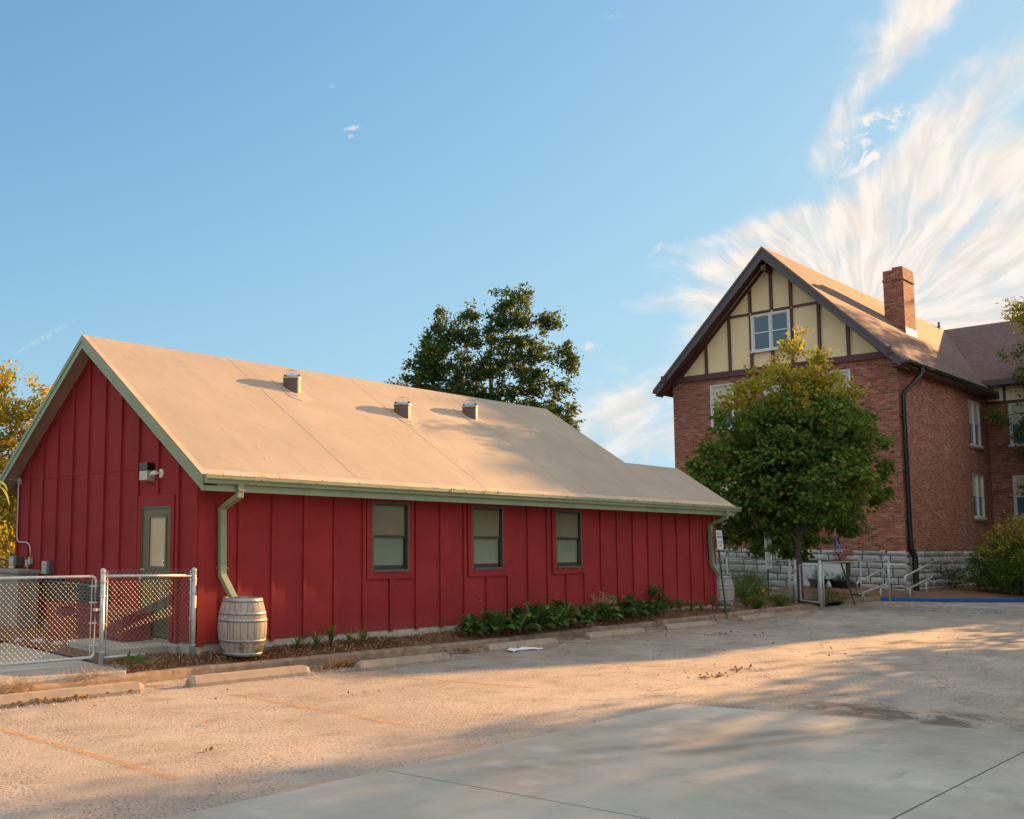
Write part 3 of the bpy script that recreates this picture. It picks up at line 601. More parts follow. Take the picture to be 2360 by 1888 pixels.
for s_ in (1, -1):
    yy = lambda d: HW-s_*d
    mb = MB()
    for (x0, x1, dz0, dz1) in ((-OG-.005, -OG+.02, -.012, -.215), (-OG-.018, -OG-.005, -.012, -.075)):
        mb.prism([(x0, yy(0), ZR+dz0), (x0, yy(HW+OE+.01), ZE+dz0), (x0, yy(HW+OE+.01), ZE+dz1-.02), (x0, yy(0), ZR+dz1-.03)], (x1-x0, 0, 0))
    mb.build('rake_board', 'sage_trim', barn)
mb = MB(); mb.prism([(L2-.02, -OE, ZE-.012), (L2-.02, YR2, rz(YR2)-.012), (L2-.02, YR2, rz(YR2)-.2), (L2-.02, -OE, ZE-.2)], (.03, 0, 0))
mb.build('rake_board', 'sage_trim', barn)
mb = MB(); mb.box(-OG+.02, L2-.02, -OE+.03, -OE+.055, ZE-.235, ZE-.02); mb.box(L2-.5, L2-.02, -OE+.06, 0, ZE-.235, ZE-.215); mb.build('fascia', 'sage_trim', barn)
mb = MB()   # soffits: boards under the rake overhang and under the eave
for s_ in (1, -1):
    yy = lambda d: HW-s_*d
    mb.prism([(-OG+.021, yy(0.0), ZR-TH-.055), (-0.023, yy(0.0), ZR-TH-.055), (-0.023, yy(HW+OE-.03), ZE-TH-.035), (-OG+.021, yy(HW+OE-.03), ZE-TH-.035)], (0, 0, -.02))
mb.box(0.0, L2-.03, -OE+.056, 0.0, ZE-.12, ZE-.105); mb.build('soffit', 'soffit_wood', barn)
# K-style gutter: open trough swept along the eave
mb = MB(); prof = [(-OE+.028, ZE-.02), (-OE+.028, ZE-.125), (-OE-.035, ZE-.125), (-OE-.045, ZE-.085), (-OE-.075, ZE-.055), (-OE-.075, ZE-.015), (-OE-.062, ZE-.010), (-OE-.062, ZE-.050), (-OE-.035, ZE-.080), (-OE-.03, ZE-.115), (-OE+.02, ZE-.115), (-OE+.02, ZE-.02)]
mb.prism([(-OG+.03, y, z) for y, z in prof], (L2+.17+OG-.03, 0, 0)); mb.box(-OG+.026, -OG+.0295, -OE-.075, -OE+.028, ZE-.125, ZE-.012); mb.box(L2+.171, L2+.175, -OE-.075, -OE+.028, ZE-.125, ZE-.012)
mb.build('gutter', 'sage_trim', barn)
def downspout(x0, yt, xb, yb, zb, x1):
    pts = [(x0, -.50, ZE-.12), (x0, -.50, 2.235), (x0-.02, -0.085, 2.04), (x1, -0.085, 1.04), (xb, yb, zb)]; mb = MB(); a, b = 0.055, 0.04; vs = []
    for i, p in enumerate(pts):
        p = Vector(p); d = (Vector(pts[min(i+1, 4)])-Vector(pts[max(i-1, 0)])).normalized(); X = Vector((1, 0, 0)); X = (X-d*X.dot(d)).normalized(); Y = d.cross(X)
        vs += [p+X*a+Y*b, p-X*a+Y*b, p-X*a-Y*b, p+X*a-Y*b]
    mb.add(vs, [(4*i+k, 4*i+(k+1) % 4, 4*i+4+(k+1) % 4, 4*i+4+k) for i in range(4) for k in range(4)]+[(3, 2, 1, 0), (16, 17, 18, 19)])
    mb.box(x1-.075, x1+.075, -.13, -.03, 1.13, 1.15); mb.box(x0-.06, x0+.06, -.56, -.44, 2.30, 2.325)
    return mb.build('downspout', 'sage_trim', barn)
downspout(0.38, 0, 0.40, -.36, 0.70, 0.38); downspout(15.89, 0, 15.98, -.24, 0.74, 15.93)
# double-hung windows
for n_, (a, b) in enumerate(wins):
    mb = MB(); y0, y1 = -0.036, 0.09; f = 0.045
    mb.box(a, a+f, y0, y1, WZ0, WZ1); mb.box(b-f, b, y0, y1, WZ0, WZ1); mb.box(a+f, b-f, y0, y1, WZ1-f, WZ1); mb.box(a+f, b-f, y0-.012, y1, WZ0, WZ0+.05)
    fr = mb.build('window', 'bronze_frame', barn)
    mid = (WZ0+WZ1)/2+.01; mb = MB(); ia, ib = a+f, b-f; s_ = .035
    for (z0, z1, ys) in ((WZ0+.05, mid+.02, 0.03), (mid-.02, WZ1-f, 0.0)):
        bt = .07 if z0 < 1.2 else .04
        mb.box(ia, ia+s_, ys, ys+.03, z0, z1); mb.box(ib-s_, ib, ys, ys+.03, z0, z1); mb.box(ia+s_, ib-s_, ys, ys+.03, z0, z0+bt); mb.box(ia+s_, ib-s_, ys, ys+.03, z1-.035, z1)
    mb.build('sash', 'dark_sash', fr)
    mb = MB(); mb.box(ia+s_, ib-s_, .044, .048, WZ0+.12, mid); mb.build('pane', 'cool_pane', fr)
    mb = MB(); mb.box(ia+s_, ib-s_, .014, .018, mid+.02, WZ1-f-.035); mb.build('pane', 'blind_pane', fr)
# door
mb = MB(); y0, y1 = .785, 1.635; mb.box(-.018, 0.03, .761, y0, 0.0, 2.099); mb.box(-.018, 0.03, y1, 1.659, 0.0, 2.099); mb.box(-.018, 0.03, y0, y1, 2.06, 2.099)
gy0, gy1, gz0, gz1 = .93, 1.42, 1.12, 1.93
mb.box(0.0, .045, y0, gy0, 0.02, 2.06); mb.box(0.0, .045, gy1, y1, 0.02, 2.06); mb.box(0, .045, gy0, gy1, gz1, 2.06); mb.box(0, .045, gy0, gy1, 0.02, gz0)
for ya, yb in ((.89, 1.17), (1.24, 1.52)):
    mb.box(-.010, -.001, ya, yb, .87, .885); mb.box(-.010, -.001, ya, yb, .20, .215); mb.box(-.010, -.001, ya, ya+.015, .216, .869); mb.box(-.010, -.001, yb-.015, yb, .216, .869)
    mb.box(-.007, -.001, ya+.05, yb-.05, .27, .81)
for ya, yb, za, zb in ((gy0-.03, gy0+.01, gz0-.03, gz1+.03), (gy1-.01, gy1+.03, gz0-.03, gz1+.03), (gy0+.011, gy1-.011, gz1-.01, gz1+.03), (gy0+.011, gy1-.011, gz0-.03, gz0+.01)): mb.box(-.014, -.001, ya, yb, za, zb)
mb.box(-.012, -.001, y1-.006, y1, .02, 2.05)
door = mb.build('door', 'door_paint', barn)
mb = MB(); mb.box(.012, .018, gy0, gy1, gz0, gz1); mb.build('pane', 'door_pane', door)
mb = MB(); mb.tube([(-.001, 1.58, 1.07), (-.05, 1.58, 1.07)], .012, 10); mb.tube([(-.05, 1.59, 1.07), (-.055, 1.47, 1.065)], .010, 8); mb.build('handle', 'galvanised', door); mb = MB(); mb.lathe([(.001, 0), (.03, .004), (.035, .03), (.02, .045), (.001, .05)], 12, (-.05, 1.58, .90)); mb.tube([(-.001, 1.58, .92), (-.05, 1.58, .92)], .01, 8)
mb.build('knob', 'galvanised', door)
mb = MB(); mb.box(.004, .010, .95, 1.03, 1.15, 1.235); st_ = mb.build('sticker', 'white_plastic', door)
mb = MB(); mb.box(.002, .0035, .975, 1.005, 1.175, 1.215); mb.build('sticker_mark', 'sign_ink', st_)
mb = MB(); mb.prism([(-1.10, .55, -.16), (-.0235, .55, -.16), (-.0235, 2.05, -.16), (-1.10, 2.05, -.16)], (0, 0, .115)); tag(mb.build('door_step', 'foundation_concrete', bevel=.012), 'worn concrete doorstep slab in front of the sage door', 'step')
# lights on the gable
mb = MB(); mb.box(-.15, -.001, 1.30, 1.55, 2.67, 2.80); lamp = mb.build('wall_lamp', 'black_paint', barn, bevel=.01)
mb = MB(); mb.prism([(-.145, 1.305, 2.52), (-.03, 1.305, 2.50), (-.001, 1.305, 2.50), (-.001, 1.305, 2.669), (-.145, 1.305, 2.669)], (0, .24, 0)); mb.build('lens', 'lamp_lens', lamp)
mb = MB(); mb.tube([(-.001, 1.10, 2.62), (-.02, 1.10, 2.62)], .075, 20); mb.tube([(-.02, 1.10, 2.62), (-.09, 1.13, 2.62)], .012, 8); mb.tube([(-.07, 1.12, 2.63), (-.10, 1.16, 2.625), (-.14, 1.25, 2.60)], [.028, .045, .006], 14)
mb.build('motion_sensor', 'white_plastic', barn, smooth=False)
# conduit, fittings, meter boxes
mb = MB(); r = .014; xw = -.045
mb.tube([(-.30, 6.95, 2.86), (-.30, 6.72, 2.74), (-.05, 6.58, 2.73), (xw, 6.53, 2.70), (xw, 6.53, 1.62), (xw, 6.50, 1.50), (xw, 6.42, 1.455), (xw, 6.02, 1.45), (xw, 5.90, 1.40), (xw, 5.86, 1.28), (xw, 5.86, 1.12)], r, 8)
mb.tube([(xw, 5.98, 1.02), (xw, 5.97, .95), (xw, 5.93, .885), (xw, 5.86, .865), (xw, 5.14, .875)], r, 8); mb.box(-.075, -.01, 5.81, 5.89, 1.02, 1.16); mb.box(-.075, -.01, 5.94, 6.02, .96, 1.11); mb.box(-.06, -.001, 6.49, 6.57, 2.64, 2.78)
mb.build('conduit', 'galvanised', barn)
mb = MB(); mb.box(-.13, -.001, 4.82, 5.12, .86, 1.11); mt = mb.build('meter_box', 'dark_box', barn, bevel=.008)
mb = MB(); mb.box(-.145, -.131, 4.90, 5.11, .865, 1.105); 
for i in range(4): mb.box(-.150, -.1455, 4.92, 5.09, .90+.045*i, .915+.045*i)
mb.build('cover', 'light_box', mt)
mb = MB(); mb.box(-.16, -.001, 6.28, 6.60, .97, 1.17); mt = mb.build('meter_box', 'dark_box', barn, bevel=.008)
mb = MB(); mb.box(-.172, -.161, 6.38, 6.59, .98, 1.16); mb.build('cover', 'light_box', mt)
mb = MB(); mb.box(-.03, -.024, 2.65, 5.25, .36, .80); vt = mb.build('dark_panel', 'black_paint', barn)  # plain black slatted panel on the wall above the planter box
mb = MB()
for i in range(7): mb.prism([(-.031, 2.67, .40+.055*i), (-.06, 2.67, .38+.055*i), (-.06, 2.67, .39+.055*i), (-.031, 2.67, .41+.055*i)], (0, 2.56, 0))
mb.build('slat', 'dark_box', vt)
# tubular skylights
for (sx, sy) in ((3.84, 2.42), (6.56, 1.97), (9.26, 2.33)):
    z = rz(sy); n = 24; R0 = .175; mb = MB(); N_ = Vector((0, -KR, 1)).normalized()
    vs = []; prof = [(1.0, None), (1.0, z+.235)]
    for k in range(n):
        t_ = 2*math.pi*k/n; vs.append((sx+R0*math.cos(t_), sy+R0*math.sin(t_), rz(sy+R0*math.sin(t_))-.02))
    for k in range(n):
        t_ = 2*math.pi*k/n; vs.append((sx+R0*math.cos(t_), sy+R0*math.sin(t_), z+.235))
    mb.add(vs, [(k, (k+1) % n, n+(k+1) % n, n+k) for k in range(n)]+[tuple(range(n, 2*n))]); sk = mb.build('skylight', 'brown_tube', barn, smooth=False)
    mb = MB(); mb.lathe([(R0+.001, .205), (R0+.014, .205), (R0+.014, .240), (R0-.01, .246)], n, (sx, sy, z)); mb.build('rim', 'light_box', sk)
    mb = MB(); mb.lathe([(R0-.012, .243), (R0-.012, .30), (R0-.03, .345), (R0-.07, .378), (.05, .395), (.0005, .40)], n, (sx, sy, z)); dm = mb.build('dome', 'clear_dome', sk, smooth=True); so_ = dm.modifiers.new('s', 'SOLIDIFY'); so_.thickness = .004
    mb = MB(); a_, b_2 = .30, .42; q = [(-a_, -b_2*.7), (-a_*.3, -b_2), (a_, -b_2*.8), (a_, b_2*.45), (a_*.4, b_2*.6), (-a_, b_2*.6)]
    mb.prism([(sx+u, sy+v, rz(sy+v)+.010) for u, v in q], (0, 0, -.008)); mb.prism([(sx+u*.72, sy+v*.72, rz(sy+v*.72)+.020) for u, v in q], (0, 0, -.0095)); mb.build('flashing', 'roof_flashing', sk)
# ------------------------------------------------------------------ brick building
BX, BY0, BY1, WX = 30.3, -0.07, 8.305, 41.3
BRZ, BEZ, BH = 13.305, 8.083, 4.143; K2 = (BRZ-BEZ)/(BH+.522); bz = lambda y: BRZ-K2*abs(y-BH)
bb = empty('brick_building', (BX, 0, 0), 'old brick building with half-timbered cream gable, shingle roof and stone base', 'building')
ST = 1.36                                                   # top of the stone base
def holewall(mb, axis, c0, c1, u0, u1, z0, z1, holes):
    """wall slab with rectangular holes; axis 'x' = wall in the plane x=const (u is y), 'y' = plane y=const (u is x)"""
    us = sorted({u0, u1, *[h[0] for h in holes], *[h[1] for h in holes]}); zs = sorted({z0, z1, *[h[2] for h in holes], *[h[3] for h in holes]})
    for a, b in zip(us[:-1], us[1:]):
        run = None
        for c, d in zip(zs[:-1], zs[1:]):
            inside = any(h[0] <= a+1e-6 and b-1e-6 <= h[1] and h[2] <= c+1e-6 and d-1e-6 <= h[3] for h in holes)
            if not inside: run = (run[0], d) if run else (c, d)
            if inside or d == zs[-1]:
                if run:
                    if axis == 'x': mb.box(c0, c1, a, b, run[0], run[1])
                    else: mb.box(a, b, c0, c1, run[0], run[1])
                run = None
fwin = [(5.75, 6.72, 6.25, 8.12), (3.65, 4.62, 6.25, 8.12), (1.44, 2.41, 6.25, 8.12), (5.75, 6.72, 2.75, 4.6), (3.65, 4.62, 2.75, 4.6), (1.44, 2.41, 2.75, 4.6)]
swin = [(38.62, 40.22, 5.75, 7.66), (38.62, 40.22, 2.72, 4.56)]
wwin = [(-2.35, -0.80, 5.85, 7.66), (-2.35, -0.80, 2.75, 4.55), (-5.6, -4.0, 5.85, 7.66), (-5.6, -4.0, 2.75, 4.55)]
mb = MB(); holewall(mb, 'x', BX, BX+.25, BY0, BY1, ST, 8.36, fwin); holewall(mb, 'y', BY0, BY0+.25, BX+.251, 50, ST, 8.36, swin); mb.box(BX+.251, 50, BY1-.25, BY1, ST, 8.36)
holewall(mb, 'x', WX, WX+.25, -6.6, BY0-.001, ST, 7.78, wwin); mb.box(WX+.251, 58, -6.6, -6.35, ST, 8.7); mb.prism([(WX+.26, -6.6, 8.7), (62.5, -6.6, 8.7), (51.9, -6.6, 12.95)], (0, .25, 0))
mb.box(BX-.04, BX+.001, BY1-.35, BY1+.02, ST, ST+.02)
mb.build('wall', 'brick', bb)
mb = MB(); mb.box(WX-.002, WX+.25, -6.6, BY0-.002, 7.781, 8.75); mb.build('stucco_band', 'stucco', bb)
mb = MB()
for y in (-0.75, -1.95, -3.15, -4.35): mb.box(WX-.025, WX-.003, y, y+.10, 7.79, 8.74)
mb.box(WX-.03, WX-.003, -6.6, BY0-.003, 7.67, 7.79); mb.build('timber', 'timber', bb)
# stone base: rows of rough-faced blocks on a dark mortar core
mb = MB(); mb.box(BX+.03, BX+.3, BY0+.03, BY1-.03, -.6, ST-.01); mb.box(BX+.3, 50, BY0+.03, BY0+.3, -.6, ST-.01); mb.box(WX+.03, WX+.3, -6.6, BY0, -.6, ST-.01); mb.build('mortar_core', 'mortar', bb)
def block(mb, axis, u0, u1, z0, z1, rnd):
    nu = max(2, int((u1-u0)/.09)); nz = max(2, int((z1-z0)/.07)); g = []; 
    for i in range(nu+1):
        for k in range(nz+1):
            fu, fz = i/nu, k/nz; ed = min(fu, 1-fu, fz, 1-fz); d = .0 if ed == 0 else .030+rnd.uniform(-.007, .014)
            ju, jz = (rnd.uniform(-.008, .008) if 0 < i < nu else 0), (rnd.uniform(-.006, .006) if 0 < k < nz else 0)
            u, z = u0+(u1-u0)*fu+ju, z0+(z1-z0)*fz+jz
            g.append((BX+.012-d, u, z) if axis == 'x' else (u, BY0+.012-d, z))
    o = len(g); back = [(BX+.06, v[1], v[2]) if axis == 'x' else (v[0], BY0+.06, v[2]) for v in g]
    idx = lambda i, k: i*(nz+1)+k; fs = []
    for i in range(nu):
        for k in range(nz):
            q = (idx(i, k), idx(i, k+1), idx(i+1, k+1), idx(i+1, k)); fs.append(q if axis == 'x' else tuple(reversed(q)))
    rim = [idx(i, 0) for i in range(nu+1)]+[idx(nu, k) for k in range(1, nz+1)]+[idx(i, nz) for i in range(nu-1, -1, -1)]+[idx(0, k) for k in range(nz-1, 0, -1)]
    for a, b in zip(rim, rim[1:]+rim[:1]): fs.append((a, b, o+b, o+a))
    mb.add(g+back, fs)
rnd = random.Random(5); mb = MB()
def ashlar(axis, u0, u1, skip=None):
    z = -.45
    while z < ST-.05:
        h = rnd.choice((.22, .28, .32, .25)); z1 = min(ST, z+h)
        if ST-z1 < .10: z1 = ST
        u = u0
        while u < u1-.03:
            wd = rnd.choice((.28, .38, .5, .62, .44, .75)); ub = min(u1, u+wd)
            if u1-ub < .16: ub = u1
            if not (skip and ub > skip[0] and u < skip[1] and z < skip[2]):
                if rnd.random() < .18 and z1-z > .27:
                    zm = z+(z1-z)*rnd.uniform(.4, .6); block(mb, axis, u+.018, ub-.018, z+.014, zm-.012, rnd); block(mb, axis, u+.018, ub-.018, zm+.012, z1-.014, rnd)
                else: block(mb, axis, u+.018, ub-.018, z+.014, z1-.014, rnd)
            u = ub
        z = z1
ashlar('x', BY0, BY1, (1.85, 3.40, .80)); ashlar('y', BX+.02, 40.9)
mb.build('stone_base', 'ashlar_stone', bb)
mb = MB(); mb.box(BX-.01, BX+.02, 1.88, 3.37, -.4, .84); mb.box(BX-.03, BX-.011, 2.58, 2.64, -.4, .80); mb.build('cellar_panel', 'white_trim', bb)
mb = MB()
for i in range(9): mb.box(BX-.015, BX+.02, 1.62+.075*i, 1.68+.075*i, .90, 1.34)
mb.build('soldier_bricks', 'brick', bb)
# gable: stucco, timbers, window
mb = MB(); gz0 = 8.36; gx = BX+.02
ys = [BY0+.02, BH, BY1-.02]
mb.prism([(gx, BY0+.3, gz0), (gx, BY1-.3, gz0), (gx, BY1-.3, bz(BY1-.3)-.22), (gx, BH, bz(BH)-.22), (gx, BY0+.3, bz(BY0+.3)-.22)], (.2, 0, 0)); mb.build('gable_panel', 'stucco', bb)
mb = MB(); tx0, tx1 = BX-.045, BX+.019; tw = .055
gw = (3.47, 4.92, 9.26, 10.74)
def post(y, z0, z1): mb.box(tx0, tx1, y-tw, y+tw, z0, z1)
for y in (6.82, 5.84, 2.44, 1.46): post(y, gz0+.25, bz(y)-.40)
for y in (4.97, 3.42): post(y, gz0+.25, 10.79); post(y, 10.88, bz(y)-.40)
post(4.15, 10.88, bz(4.15)-.45); post(4.15, gz0+.25, 9.20)
for (a, b) in ((4.92, 4.20), (4.10, 3.47), (3.37, 2.5)): mb.box(tx0+.003, tx1, b, a, 10.79, 10.88)
mb.box(tx0+.003, tx1, 5.025, 5.99, 10.79, 10.88); mb.box(tx0+.003, tx1, 2.29, 2.38, 10.79, 10.88)
for s_ in (1, -1):   # sloping timber that follows the roof
    yy = lambda d: BH-s_*d
    mb.prism([(tx0-.01, yy(0.0), BRZ-.56), (tx0-.01, yy(4.05), BRZ-.56-K2*4.05), (tx0-.01, yy(4.15), BRZ-.44-K2*4.05), (tx0-.01, yy(0.0), BRZ-.40)], (.05, 0, 0))
mb.box(BX-.12, BX+.019, BY0-.05, BY1+.05, 8.36, 8.60)
for y in (BY0-.02, BY1+.02, BH): mb.box(BX-.80 if y != BH else BX-.66, BX-.02, y-.09, y+.09, (8.36 if y != BH else 12.36), (8.62 if y != BH else 12.55))
mb.build('timber', 'timber', bb)
def sash_window(axis, c, u0, u1, z0, z1, name='window', mull=False, glass='dark_pane', blind=None):
    """white double-hung window set in the wall plane c"""
    f = .07
    def B(mb, ua, ub, za, zb, d0, d1):
        if axis == 'x': mb.box(c+d0, c+d1, ua, ub, za, zb)
        else: mb.box(ua, ub, c+d0, c+d1, za, zb)
    mb = MB(); B(mb, u0-.02, u0+f, z0, z1, .02, .14); B(mb, u1-f, u1+.02, z0, z1, .02, .14); B(mb, u0+f, u1-f, z1-f, z1, .02, .14); B(mb, u0-.05, u1+.05, z0-.06, z0+.03, -.04, .14)
    pans = [(u0+f, u1-f)]
    if mull: um = (u0+u1)/2; B(mb, um-.04, um+.04, z0+.03, z1-f, .015, .14); pans = [(u0+f, um-.04), (um+.04, u1-f)]
    fr = mb.build(name, 'white_trim', bb); mid = (z0+z1)/2; mb = MB()
    for a, b in pans:
        B(mb, a, a+.035, z0+.03, z1-f, .06, .10); B(mb, b-.035, b, z0+.03, z1-f, .06, .10); B(mb, a+.035, b-.035, mid-.022, mid+.022, .055, .10); B(mb, a+.035, b-.035, z1-f-.035, z1-f, .06, .10); B(mb, a+.035, b-.035, z0+.03, z0+.075, .06, .10)
    mb.build('sash', 'white_trim', fr); mb = MB()
    for a, b in pans: B(mb, a+.035, b-.035, z0+.075, (mid-.022 if blind else z1-f-.035), .08, .085)
    mb.build('pane', glass, fr)
    if blind:
        mb = MB()
        for a, b in pans: B(mb, a+.035, b-.035, mid+.022, z1-f-.035, .078, .083)
        mb.build('pane', blind, fr)
    return fr
sash_window('x', BX-.10, gw[0], gw[1], gw[2], gw[3], mull=True)
for h in fwin: sash_window('x', BX, *h, blind='cream_pane')
for h in swin: sash_window('y', BY0, *h, mull=True, blind='cream_pane')
for h in wwin: sash_window('x', WX, *h, blind='cream_pane')
for h in swin:   # brick sills, proud of the wall
    mb = MB(); mb.box(h[0]-.12, h[1]+.12, BY0-.05, BY0-.001, h[2]-.16, h[2]-.062); mb.build('sill', 'brick', bb)
    mb = MB(); mb.box(h[0]-.1, h[1]+.1, BY0-.012, BY0-.001, h[3], h[3]+.12); mb.build('lintel', 'brick', bb)
for h in fwin[:3]: mb = MB(); mb.box(BX-.05, BX-.001, h[0]-.12, h[1]+.12, h[2]-.16, h[2]-.062); mb.build('sill', 'brick', bb)
for h in wwin: mb = MB(); mb.box(WX-.05, WX-.001, h[0]-.12, h[1]+.12, h[2]-.16, h[2]-.062); mb.build('sill', 'brick', bb)
# roofs
mb = MB(); RX0, RX1, t_ = BX-.70, 53.0, .16
mb.prism([(RX0, BH-4.665, BEZ), (RX1, BH-4.665, BEZ), (RX1, BH, BRZ), (RX0, BH, BRZ)], (0, 0, -t_)); mb.prism([(RX0, BH+4.665, BEZ), (RX1, BH+4.665, BEZ), (RX1, BH, BRZ), (RX0, BH, BRZ)], (0, 0, -t_))
mb.build('roof', 'red_shingle', bb)
WR, WRZ = 51.9, 13.28
mb = MB(); mb.prism([(40.75, -6.9, 8.64), (40.75, 3.0, 8.64), (WR, 7.5, WRZ), (WR, -6.9, WRZ)], (0, 0, -t_)); mb.prism([(63.0, -6.9, 8.64), (63.0, 7.5, 8.64), (WR, 7.5, WRZ), (WR, -6.9, WRZ)], (0, 0, -t_)); mb.build('wing_roof', 'brown_shingle', bb)
mb = MB(); mb.tube([(50.6, 4.0, 12.6), (50.6, 4.0, 13.5)], .05, 10); mb.tube([(50.6, 4.0, 13.25), (50.6, 4.0, 13.29)], .08, 10); mb.build('vent_pipe', 'lead', bb)
for s_ in (1, -1):   # bargeboards
    yy = lambda d: BH-s_*d; mb = MB()
    mb.prism([(RX0-.03, yy(0), BRZ-.03), (RX0-.03, yy(4.68), BEZ-.045), (RX0-.03, yy(4.50), BEZ-.20), (RX0-.03, yy(0), BRZ-.52)], (.05, 0, 0))
    mb.prism([(RX0-.06, yy(0), BRZ-.01), (RX0-.06, yy(4.70), BEZ-.045), (RX0-.06, yy(4.66), BEZ-.13), (RX0-.06, yy(0), BRZ-.14)], (.029, 0, 0))
    mb.build('bargeboard', 'grey_fascia', bb)
mb = MB(); mb.box(40.70, 40.749, -6.9, 0.02, 8.42, 8.66)
mb.build('fascia', 'grey_fascia', bb)
mb = MB()
for s_ in (1, -1):
    yy = lambda d: BH-s_*d
    mb.prism([(RX0+.021, yy(.02), BRZ-.30), (BX-.07, yy(.02), BRZ-.30), (BX-.07, yy(4.6), BEZ-.24), (RX0+.021, yy(4.6), BEZ-.24)], (0, 0, -.03))
mb.box(BX-.65, 41.6, BY0-.45, BY0-.001, 7.90, 7.93); mb.box(40.76, WX-.001, -6.8, BY0-.5, 8.40, 8.43)
mb.build('soffit', 'timber', bb)
mb = MB(); gp = [(-.52, 8.10), (-.52, 7.98), (-.60, 7.95), (-.645, 8.00), (-.655, 8.095), (-.64, 8.10), (-.63, 8.01), (-.60, 7.97), (-.535, 7.995), (-.535, 8.10)]
mb.prism([(RX0+.02, y, z) for y, z in gp], (11.1, 0, 0)); mb.build('gutter', 'black_paint', bb)
mb = MB(); mb.prism([(RX0+.02, 2*BH-y, z) for y, z in gp], (11.1, 0, 0)); mb.build('gutter', 'black_paint', bb)
mb = MB(); dx = 30.55
mb.tube([(31.15, -.59, 7.98), (31.15, -.59, 7.80), (31.12, -.56, 7.72), (30.52, -.19, 7.05), (30.50, -.17, 6.95), (30.50, -.17, 1.75)], .075, 12)
mb.tube([(30.50, -.17, 1.75), (30.52, -.17, 1.45), (30.66, -.20, 1.25), (30.70, -.22, 1.1), (30.70, -.22, -.2)], .095, 12)
for z in (6.2, 4.2, 2.4): mb.box(30.38, 30.62, -.18, -.071, z, z+.05)
mb.build('downspout', 'black_paint', bb)
# chimney with a stepped top
mb = MB(); cx0, cx1, cy0, cy1 = 37.5, 38.85, 1.71, 2.46
mb.box(cx0, cx1, cy0, cy1, 9.2, 13.42); mb.box(cx0+.0, cx1, cy0+.02, cy1-.35, 13.421, 13.52); mb.box(cx0-.03, cx1+.03, cy0-.03, cy1+.03, 12.95, 13.02)
ch = mb.build('chimney', 'brick', bb)
mb = MB(); mb.box(cx0-.03, cx1+.03, cy0-.035, cy0-.001, bz(cy0)-.1, bz(cy0)+.26); mb.build('flashing', 'white_trim', ch)
# ------------------------------------------------------------------ wheel stops
def stop_mesh():
    L_, wB, wT, H_ = 2.02, .18, .095, .13; mb = MB(); rnd = random.Random(3)
    xs = [-L_/2, -L_/2+.07]+[(-L_/2+.07)+(L_-.14)*i/10 for i in range(1, 10)]+[L_/2-.07, L_/2]
    for i, x in enumerate(xs):
        k = .82 if i in (0, len(xs)-1) else 1.0; h = H_*(.72 if i in (0, len(xs)-1) else 1.0); j = lambda: rnd.uniform(-.0012, .0012)
        for y, z in ((-wB/2, 0), (-wB/2, .045), (-wT/2, h), (wT/2, h), (wB/2, .045), (wB/2, 0)): mb.v.append((x, y*k+j(), z+(j() if z > .01 else 0)))
    n = len(xs); mb.f = [(i*6+k, (i+1)*6+k, (i+1)*6+k+1, i*6+k+1) for i in range(n-1) for k in range(5)]+[tuple(range(6)), tuple(reversed(range((n-1)*6, n*6)))]
    return mb
GS = 'concrete wheel stops along the kerb'
st0 = stop_mesh().build('wheel_stop', 'stop_concrete', bevel=.003)
stops = ((-2.78, -1.36, -.5, 'sunlit wheel stop at the left picture edge, below the chain link gate'), (-0.08, -1.42, -1.2, 'concrete wheel stop in front of the near barrel'),
         (2.76, -1.61, 0.5, 'concrete wheel stop in front of the strappy grass clumps, dry vine at its left end'), (6.22, -1.27, -.4, 'concrete wheel stop with crumpled paper lying before it'),
         (9.54, -1.13, -1.0, 'concrete wheel stop cracked across its middle, before the hostas'), (12.72, -1.08, -3, 'concrete wheel stop before the bare mulch, past the last hosta'), (16.5, -0.90, 2, 'farthest concrete wheel stop, before the far barrel and leaning sign'))
for i, (x, y, a, lab) in enumerate(stops):
    o = st0 if i == 0 else st0.copy()
    if i: sc.collection.objects.link(o)
    o.location = (x, y, LOT+.001); o.rotation_euler.z = math.radians(a); tag(o, lab, 'wheel stop', GS)
# ------------------------------------------------------------------ barrels
def make_barrel(loc):
    root = empty('wine_barrel', loc); H = .84; n = 44; prof = []
    for i in range(17):
        t_ = i/16; prof.append((.285+.085*math.sin(math.pi*t_)**0.9, H*t_))
    R = lambda z: .285+.085*math.sin(math.pi*max(0, min(1, z/H)))**0.9
    mb = MB(); mb.lathe(prof+[(.262, H), (.262, H-.035), (.001, H-.035)], n, loc); mb.lathe([(.001, .02), (.27, .02)], n, loc); mb.build('staves', 'stave', root, smooth=False)
    for z0, z1 in ((.0, .05), (.20, .245), (.50, .545), (.60, .645), (.785, .845)):
        mb = MB(); mb.lathe([(R(z0)+.001, z0), (R(z0)+.006, z0), (R((z0+z1)/2)+.006, (z0+z1)/2), (R(z1)+.006, z1), (R(z1)+.001, z1)], n, loc); mb.build('hoop', 'barrel_hoop', root, smooth=True)
    return root
GBR = 'wine barrels catching rainwater under the barn downspouts'
b1 = make_barrel((.50, -.45, -.125)); tag(b1, 'weathered wine barrel with green moss low on its staves at the near barn corner', 'barrel', GBR)
b2 = copy_tree(b1); b2.location = (16.66, .12, -.12); b2.rotation_euler.z = 1.9; tag(b2, 'greyer wine barrel at the far barn corner, behind the leaning signpost', 'barrel', GBR)
